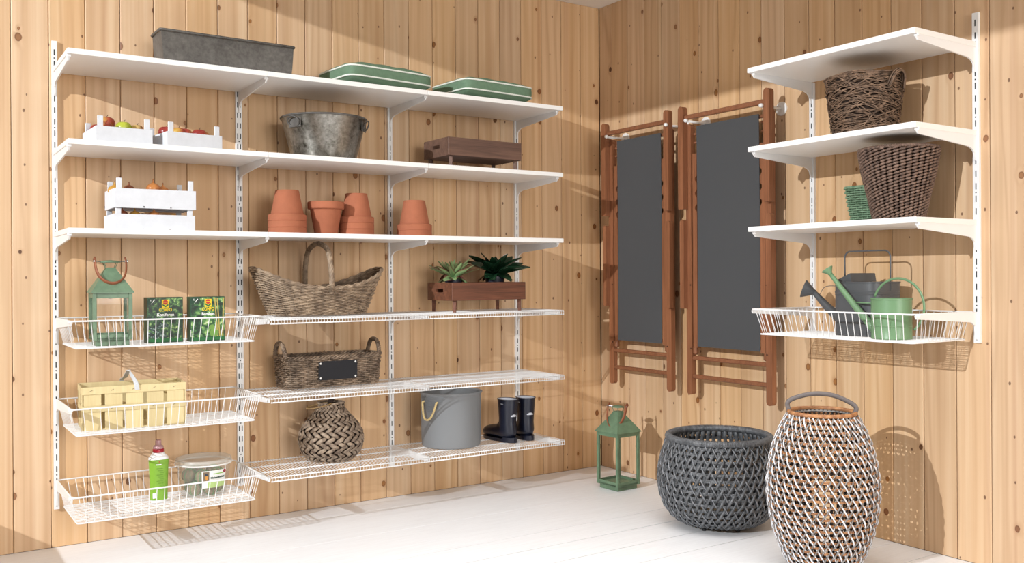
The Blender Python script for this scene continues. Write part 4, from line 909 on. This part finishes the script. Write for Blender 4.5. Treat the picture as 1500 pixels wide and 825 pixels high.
for y, l in ((-.245, 'white wall hook under the left end of the first deck chair rail'), (-.745, 'white wall hook under the right end of the first deck chair rail'), (-.897, 'white wall hook under the left end of the second deck chair rail'), (-1.405, 'white wall hook with round wall plate at the right end of the second deck chair')):
    t = thing('wall_hook', l, 'hook', (0, y, 1.968), -pi / 2, 'white wall hooks')
    G().lathe([(.001, .008), (.030, .008), (.034, .005), (.034, -.0005)], 28, ax=(0, -1, 0)).build('wall_plate', WHITE, t, smooth=False)
    G().tube([(0, 0, 0), (0, -.14, .0)], .0065, 10, ref=(0, 0, 1)).build('arm', WHITE, t, smooth=True)
    G().lathe([(.001, .012), (.008, .010), (.0105, 0), (.008, -.008), (.001, -.010)], 16, c=(0, -.146, .002), ax=(0, -1, 0)).build('knob', WHITE, t, smooth=True)
# ------------------------------------------------------------------ rattan floor baskets
def triax(t, prof, rows, m, rs, fams, ring, backs, amp=.004, turn=.5, name='rattan'):
    pr = np.array(prof); Ls = np.concatenate([[0], np.cumsum(np.linalg.norm(np.diff(pr, axis=0), axis=1))]); fr = lambda s_: np.interp(s_ * Ls[-1], Ls, pr[:, 0]); fz = lambda s_: np.interp(s_ * Ls[-1], Ls, pr[:, 1])
    S_ = np.linspace(0, 1, rows * 4 + 1)
    def strand(i, dirn, off, rad, mat_g, flat=1.0):
        row = S_ * rows; a = (i + dirn * .5 * row) * 2 * pi / m
        o = off - dirn * amp * np.cos(2 * pi * (2 * i + dirn * row) / 3)      # twill: one family over where the other goes under
        r_ = fr(S_) + o; P = np.column_stack([r_ * np.cos(a), r_ * np.sin(a), fz(S_)]); mat_g.tube(P, rad, 4, rb=rad * flat, ref=np.column_stack([np.cos(a), np.sin(a), 0 * a]))
    for nm, dirn, ph, off, rad, mat, flat in fams:
        g = G()
        for i in range(m): strand(i, dirn, off, rad, g, flat)
        g.build(nm, mat, t, smooth=True, kind='stuff')
    g = G()
    for k in range(rows):
        for e in range(ring[3]):
            s_ = (k + .5 + (e - (ring[3] - 1) / 2) * .22) / rows; n = m * 3; a = np.arange(n) / n * 2 * pi; r_ = fr(s_) + ring[1] + amp * .9 * np.cos(np.arange(n) / 3 * 2 * pi + k * 2.1)
            g.tube(np.column_stack([r_ * np.cos(a), r_ * np.sin(a), np.full(n, fz(s_))]), ring[0], 4, closed=True, rb=ring[0])
    g.build('ring_canes', ring[2], t, smooth=True, kind='stuff')
    if backs:
        g = G(); S2 = np.linspace(0, 1, 14)
        for i in range(m):
            a = (i + .5) / m * 2 * pi; r_ = fr(S2) - backs[1]; g.tube(np.column_stack([r_ * cos(a), r_ * sin(a), fz(S2)]), backs[0], 4, rb=backs[0] * backs[3], ref=(cos(a), sin(a), 0))
        g.build('inner_stakes', backs[2], t, smooth=True, kind='stuff')
t = thing('round_rattan_basket', 'wide round dark grey rattan basket on the floor, in front of the deck chairs', 'basket', (-.395, -1.357, 0))
pp = [(.180, .022), (.215, .045), (.248, .09), (.268, .145), (.276, .205), (.273, .26), (.262, .315), (.246, .365), (.234, .398)]
triax(t, pp, 15, 54, .004, [('left_strands', 1, 0, .004, .0050, RAT, 1.4), ('right_strands', -1, 2.0, .004, .0046, RAT2, .8)], (.0045, .001, RAT, 2), (.004, .008, RAT, 3.0), .0048, .5)
g = G(); a = np.linspace(0, 2 * pi, 80, endpoint=False); g.tube(np.column_stack([.232 * np.cos(a), .232 * np.sin(a), np.full(80, .408)]), .015, 12, closed=True); g.build('wrapped_rim', RAT2, t, smooth=True)
g = G()
for i in range(220):
    a0 = i / 220 * 2 * pi; e = np.array((cos(a0), sin(a0), 0)); q = np.linspace(0, 2 * pi, 8, endpoint=False); g.tube([e * (.232 + .0155 * cos(b)) + np.array((0, 0, .408 + .0155 * sin(b))) for b in q], .0026, 4, closed=True, ref=(-e[1], e[0], 0))
g.build('rim_wrapping', RAT, t, smooth=True, kind='stuff')
G().lathe([(.001, .022), (.182, .022), (.186, .028), (.182, .034), (.001, .030)], 48).build('base_disc', plain('base_plywood', '#6b5a44', .8), t)
for k in range(6): G().lathe([(.001, 0), (.010, 0), (.012, .022), (.001, .022)], 12, c=(.150 * cos(k * pi / 3 + .3), .150 * sin(k * pi / 3 + .3), 0)).build('foot', BLACKRUB, t)
t = thing('tall_rattan_basket', 'tall barrel-shaped white, grey and orange rattan basket with a handle, nearest the camera', 'basket', (-.560, -2.070, 0))
bp = [(.120, .012), (.138, .04), (.160, .09), (.181, .15), (.197, .22), (.205, .29), (.205, .36), (.196, .43), (.178, .50), (.154, .56), (.126, .612)]
triax(t, bp, 27, 45, .004, [('white_strands', -1, 0, .0052, .0033, RATW, 1.0), ('grey_strands', 1, 2.4, .0040, .0032, RATG, 1.0)], (.0028, .0020, RATO, 2), (.0034, .008, RATK, 1.3), .0042, .5)
g = G(); rope_tube(g, [(.124 * cos(a), .124 * sin(a), .618) for a in np.linspace(0, 2 * pi, 60)], .008, 4, .02); g.build('wrapped_rim', RATO, t, smooth=True)
G().lathe([(.116, .606), (.121, .622), (.117, .622)], 48).build('rim_lining', RATG, t, smooth=True)
g = G(); pr_ = np.array((.618, -.786, 0)); rope_tube(g, [(.1325 * cos(a), .1325 * sin(a), .598) for a in np.linspace(0, 2 * pi, 60)], .005, 3, .015); g.build('lower_rim_band', RATO, t, smooth=True)
hp = ipol([tuple(pr_ * -.122 + np.array((0, 0, .612))), tuple(pr_ * -.130 + np.array((0, 0, .650))), tuple(pr_ * -.100 + np.array((0, 0, .672))), tuple(pr_ * -.03 + np.array((0, 0, .690))), tuple(pr_ * .04 + np.array((0, 0, .686))), tuple(pr_ * .10 + np.array((0, 0, .662))), tuple(pr_ * .126 + np.array((0, 0, .640))), tuple(pr_ * .118 + np.array((0, 0, .612)))], 50)
G().tube(hp, .0065, 10, rb=.009, ref=(.786, .618, .01)).build('arched_handle', plain('greyish_leather', '#6a6260', .6), t, smooth=True, label='grey-brown wrapped handle')
G().lathe([(.001, .0), (.118, .0), (.122, .012), (.001, .014)], 48).build('base_disc', RATK, t)
# ------------------------------------------------------------------ baskets on the right shelves
t = thing('twig_basket', 'round basket of tangled brown twigs with an ear handle, upper right shelf', 'basket', (-.218, -2.025, 1.733))
tp = [(.126, .0), (.135, .08), (.146, .17), (.155, .240)]; ts = rsurf(tp); liner(ts, LINERD, t, .010, 0, .98)  # added dark liner imitates the shade between the twigs
g = G()
for k in range(430):
    a0 = rng.uniform(0, 2 * pi); L_ = rng.uniform(.8, 2.2); sl_ = rng.normal(0, .055); z0 = rng.uniform(.004, .240); n = 12; a = a0 + np.linspace(0, L_, n); z = np.clip(z0 + sl_ * np.linspace(-.5, .5, n) * L_ + .006 * np.sin(a * 3 + k), .003, .245)
    r_ = np.interp(z, [p[1] for p in tp], [p[0] for p in tp]) + rng.uniform(-.007, .004) + .004 * np.sin(a * rng.uniform(2, 6) + k); g.tube(np.column_stack([r_ * np.cos(a), r_ * np.sin(a), z]), rng.uniform(.0014, .0030), 4)
for k in range(26):
    a0 = rng.uniform(0, 2 * pi); a = a0 + np.linspace(0, 2.5, 16); r_ = .150 + rng.uniform(-.006, .006) + 0 * a; g.tube(np.column_stack([r_ * np.cos(a), r_ * np.sin(a), .244 + rng.uniform(-.006, .007) + .003 * np.sin(a * 4)]), .0026, 4)
g.build('twig_weave', TWIG, t, smooth=True, kind='stuff')
g = G(); az = RD(-92); e = np.array((cos(az), sin(az), 0)); s_ = np.array((-sin(az), cos(az), 0))
for k in range(9):
    off = rng.uniform(-.007, .007, 3); P = ipol([tuple(e * .150 + s_ * -.045 + np.array((0, 0, .185)) + off), tuple(e * .166 + s_ * -.030 + np.array((0, 0, .232)) + off), tuple(e * .172 + np.array((0, 0, .252)) + off), tuple(e * .166 + s_ * .030 + np.array((0, 0, .232)) + off), tuple(e * .150 + s_ * .045 + np.array((0, 0, .185)) + off)], 20); g.tube(P, .0026, 4, ref=e)
g.build('ear_handle', TWIG, t, smooth=True)
t = thing('dark_seagrass_basket', 'large dark brown chunky plaited basket, widest at the rim, lower right shelf', 'basket', (-.225, -2.186, 1.377))
dp = [(.089, .0), (.109, .09), (.132, .19), (.148, .283)]; ds = rsurf(dp); liner(ds, LINERD, t, .006, 0, .99)  # added dark liner makes the gaps between stitches look shaded
g = G(); rows, cols = 23, 36
for j in range(cols):
    tw = 1 if j % 2 else -1
    for k in range(rows):
        z = (k + .5 + .5 * (j % 2)) / (rows + .5) * .283; r_ = np.interp(z, [p[1] for p in dp], [p[0] for p in dp]); a = j / cols * 2 * pi + rng.normal(0, .012); w_ = pi * r_ / cols * 1.12; e = np.array((cos(a), sin(a), 0)); s_ = np.array((-sin(a), cos(a), 0)); c_ = e * (r_ + .001); dz = .0035
        P = [c_ - s_ * w_ * 1.0 + (0, 0, z - dz), c_ - s_ * w_ * .5 + e * .004 + (0, 0, z - dz * .6), c_ + e * .005 + (0, 0, z), c_ + s_ * w_ * .5 + e * .004 + (0, 0, z + dz * .6), c_ + s_ * w_ * 1.0 + (0, 0, z + dz)]
        g.tube(P, [.002, .0054, .0062, .0054, .002], 5, ref=e)
g.build('chunky_plait', WICKB, t, smooth=True, kind='stuff')
g = G(); rope_tube(g, [(.149 * cos(a), .149 * sin(a), .284) for a in np.linspace(0, 2 * pi, 60)], .0065, 3, .028); g.build('plaited_rim', WICKB, t, smooth=True)
t = thing('small_green_basket', 'small sage green woven basket beside the dark brown basket', 'basket', (-.105, -1.970, 1.3755), RD(8))
gs = lambda n, tt: (lambda P: (np.column_stack([P, np.full(n, tt * .158)]), np.column_stack([norm2(P), np.zeros(n)])))(section(.060 + .026 * tt ** .8, .060 + .026 * tt ** .8, n, 4.5))
weave(gs, 17, 22, .0048, .0028, .0042, GREENW, t, 0, 1, jit=.06); liner(gs, GREENW, t, .005)
g = G(); P, _ = gs(60, 1.0); g.tube(P, .005, 6, closed=True); g.build('rim', GREENW, t, smooth=True)
# ------------------------------------------------------------------ watering cans
def spout(g, p0, p1, r0, r1, bend=0): P = ipol([p0, tuple((np.array(p0) + np.array(p1)) / 2 + np.array((0, 0, -bend))), p1], 16); g.tube(P, np.linspace(r0, r1, 16), 16, ref=(1, 0, 0)); return P
t = thing('green_watering_can', 'green metal watering can with round hoop handle, in front of the grey one', 'watering can', (-.292, -2.196, .903), -pi / 2)
# local x = towards the camera side (-Y), local -y = away from the wall
smooth_angle(G().lathe([(.001, .004), (.074, .004), (.0765, .0), (.0775, .003), (.0765, .006), (.0765, .050), (.0785, .052), (.0765, .054), (.0765, .156), (.0795, .158), (.0795, .162), (.0755, .160), (.0745, .008), (.001, .010)], 56).build('can_body', GREENC, t), 30)
G().prism([(.074 * cos(RD(a)), .074 * sin(RD(a))) for a in np.linspace(90, 270, 20)], .002, (0, 0, .1595), (1, 0, 0), (0, 1, 0), (0, 0, 1)).build('half_cover', GREENC, t)
g = G(); P = spout(g, (-.072, -.01, .035), (-.282, -.012, .262), .017, .0085, .004); g.build('spout', GREENC, t, smooth=True)
d_ = np.array(P[-1]) - np.array(P[-3]); d_ /= np.linalg.norm(d_); smooth_angle(G().lathe([(.0085, -.005), (.011, .003), (.025, .020), (.0255, .0225), (.001, .025)], 28, c=P[-1], ax=(-.50, -.2, .8)).build('rose', GREENC, t), 35)
G().tube([(-.076, -.01, .140), (-.158, -.011, .142)], .0032, 8, ref=(0, 0, 1)).build('spout_brace', GREENC, t, smooth=True)
P = [(.030 + .112 * cos(RD(a)), 0, .128 + .112 * sin(RD(a))) for a in np.linspace(160, -52, 48)]; G().tube(P, .0032, 8, rb=.005, ref=(0, 1, 0)).build('hoop_handle', GREENC, t, smooth=True)
t = thing('grey_watering_can', 'tall dark grey watering can with rectangular wire handle, behind the green one', 'watering can', (-.172, -2.000, .903), -pi / 2)
prf = [(.001, .004), (.108, .004), (.111, 0), (.112, .003), (.110, .006), (.110, .060), (.112, .062), (.110, .064), (.110, .170), (.112, .172), (.110, .174), (.112, .186), (.110, .188), (.110, .220), (.113, .222), (.113, .226), (.108, .224), (.107, .008), (.001, .010)]
smooth_angle(flatprof(G(), prf, .92, 64, 4.5).build('can_body', GREYCAN, t), 30)
G().prism([(0, 0), (.082, .036), (.088, 0)], .17, (-.104, -.085, .2265), (1, 0, 0), (0, 0, 1), (0, 1, 0)).build('half_cover', GREYCAN, t)
g = G(); P = spout(g, (-.100, -.01, .045), (-.262, -.014, .178), .026, .0115, .006); g.build('spout', GREYCAN, t, smooth=True)
d_ = np.array(P[-1]) - np.array(P[-3]); d_ /= np.linalg.norm(d_); smooth_angle(G().lathe([(.0115, -.006), (.013, .002), (.040, .046), (.0405, .049), (.001, .051)], 30, c=P[-1], ax=(-.80, -.50, .35)).build('rose', GREYCAN, t), 35)
G().tube(ipol([(-.110, 0, .205), (-.205, -.004, .205), (-.235, -.010, .170)], 14), .0014, 6, ref=(0, 1, 0)).build('brace_wire', GREYCAN, t)
P = [(-.110, 0, .190), (-.111, 0, .300)] + [(-.083 + .028 * cos(RD(a)), 0, .328 + .028 * sin(RD(a))) for a in np.linspace(180, 90, 8)] + [(.083 + .028 * cos(RD(a)), 0, .328 + .028 * sin(RD(a))) for a in np.linspace(90, 0, 8)] + [(.111, 0, .300), (.110, 0, .190)]
G().tube(P, .0034, 8, ref=(0, 1, 0)).build('wire_handle', GREYCAN, t, smooth=True)
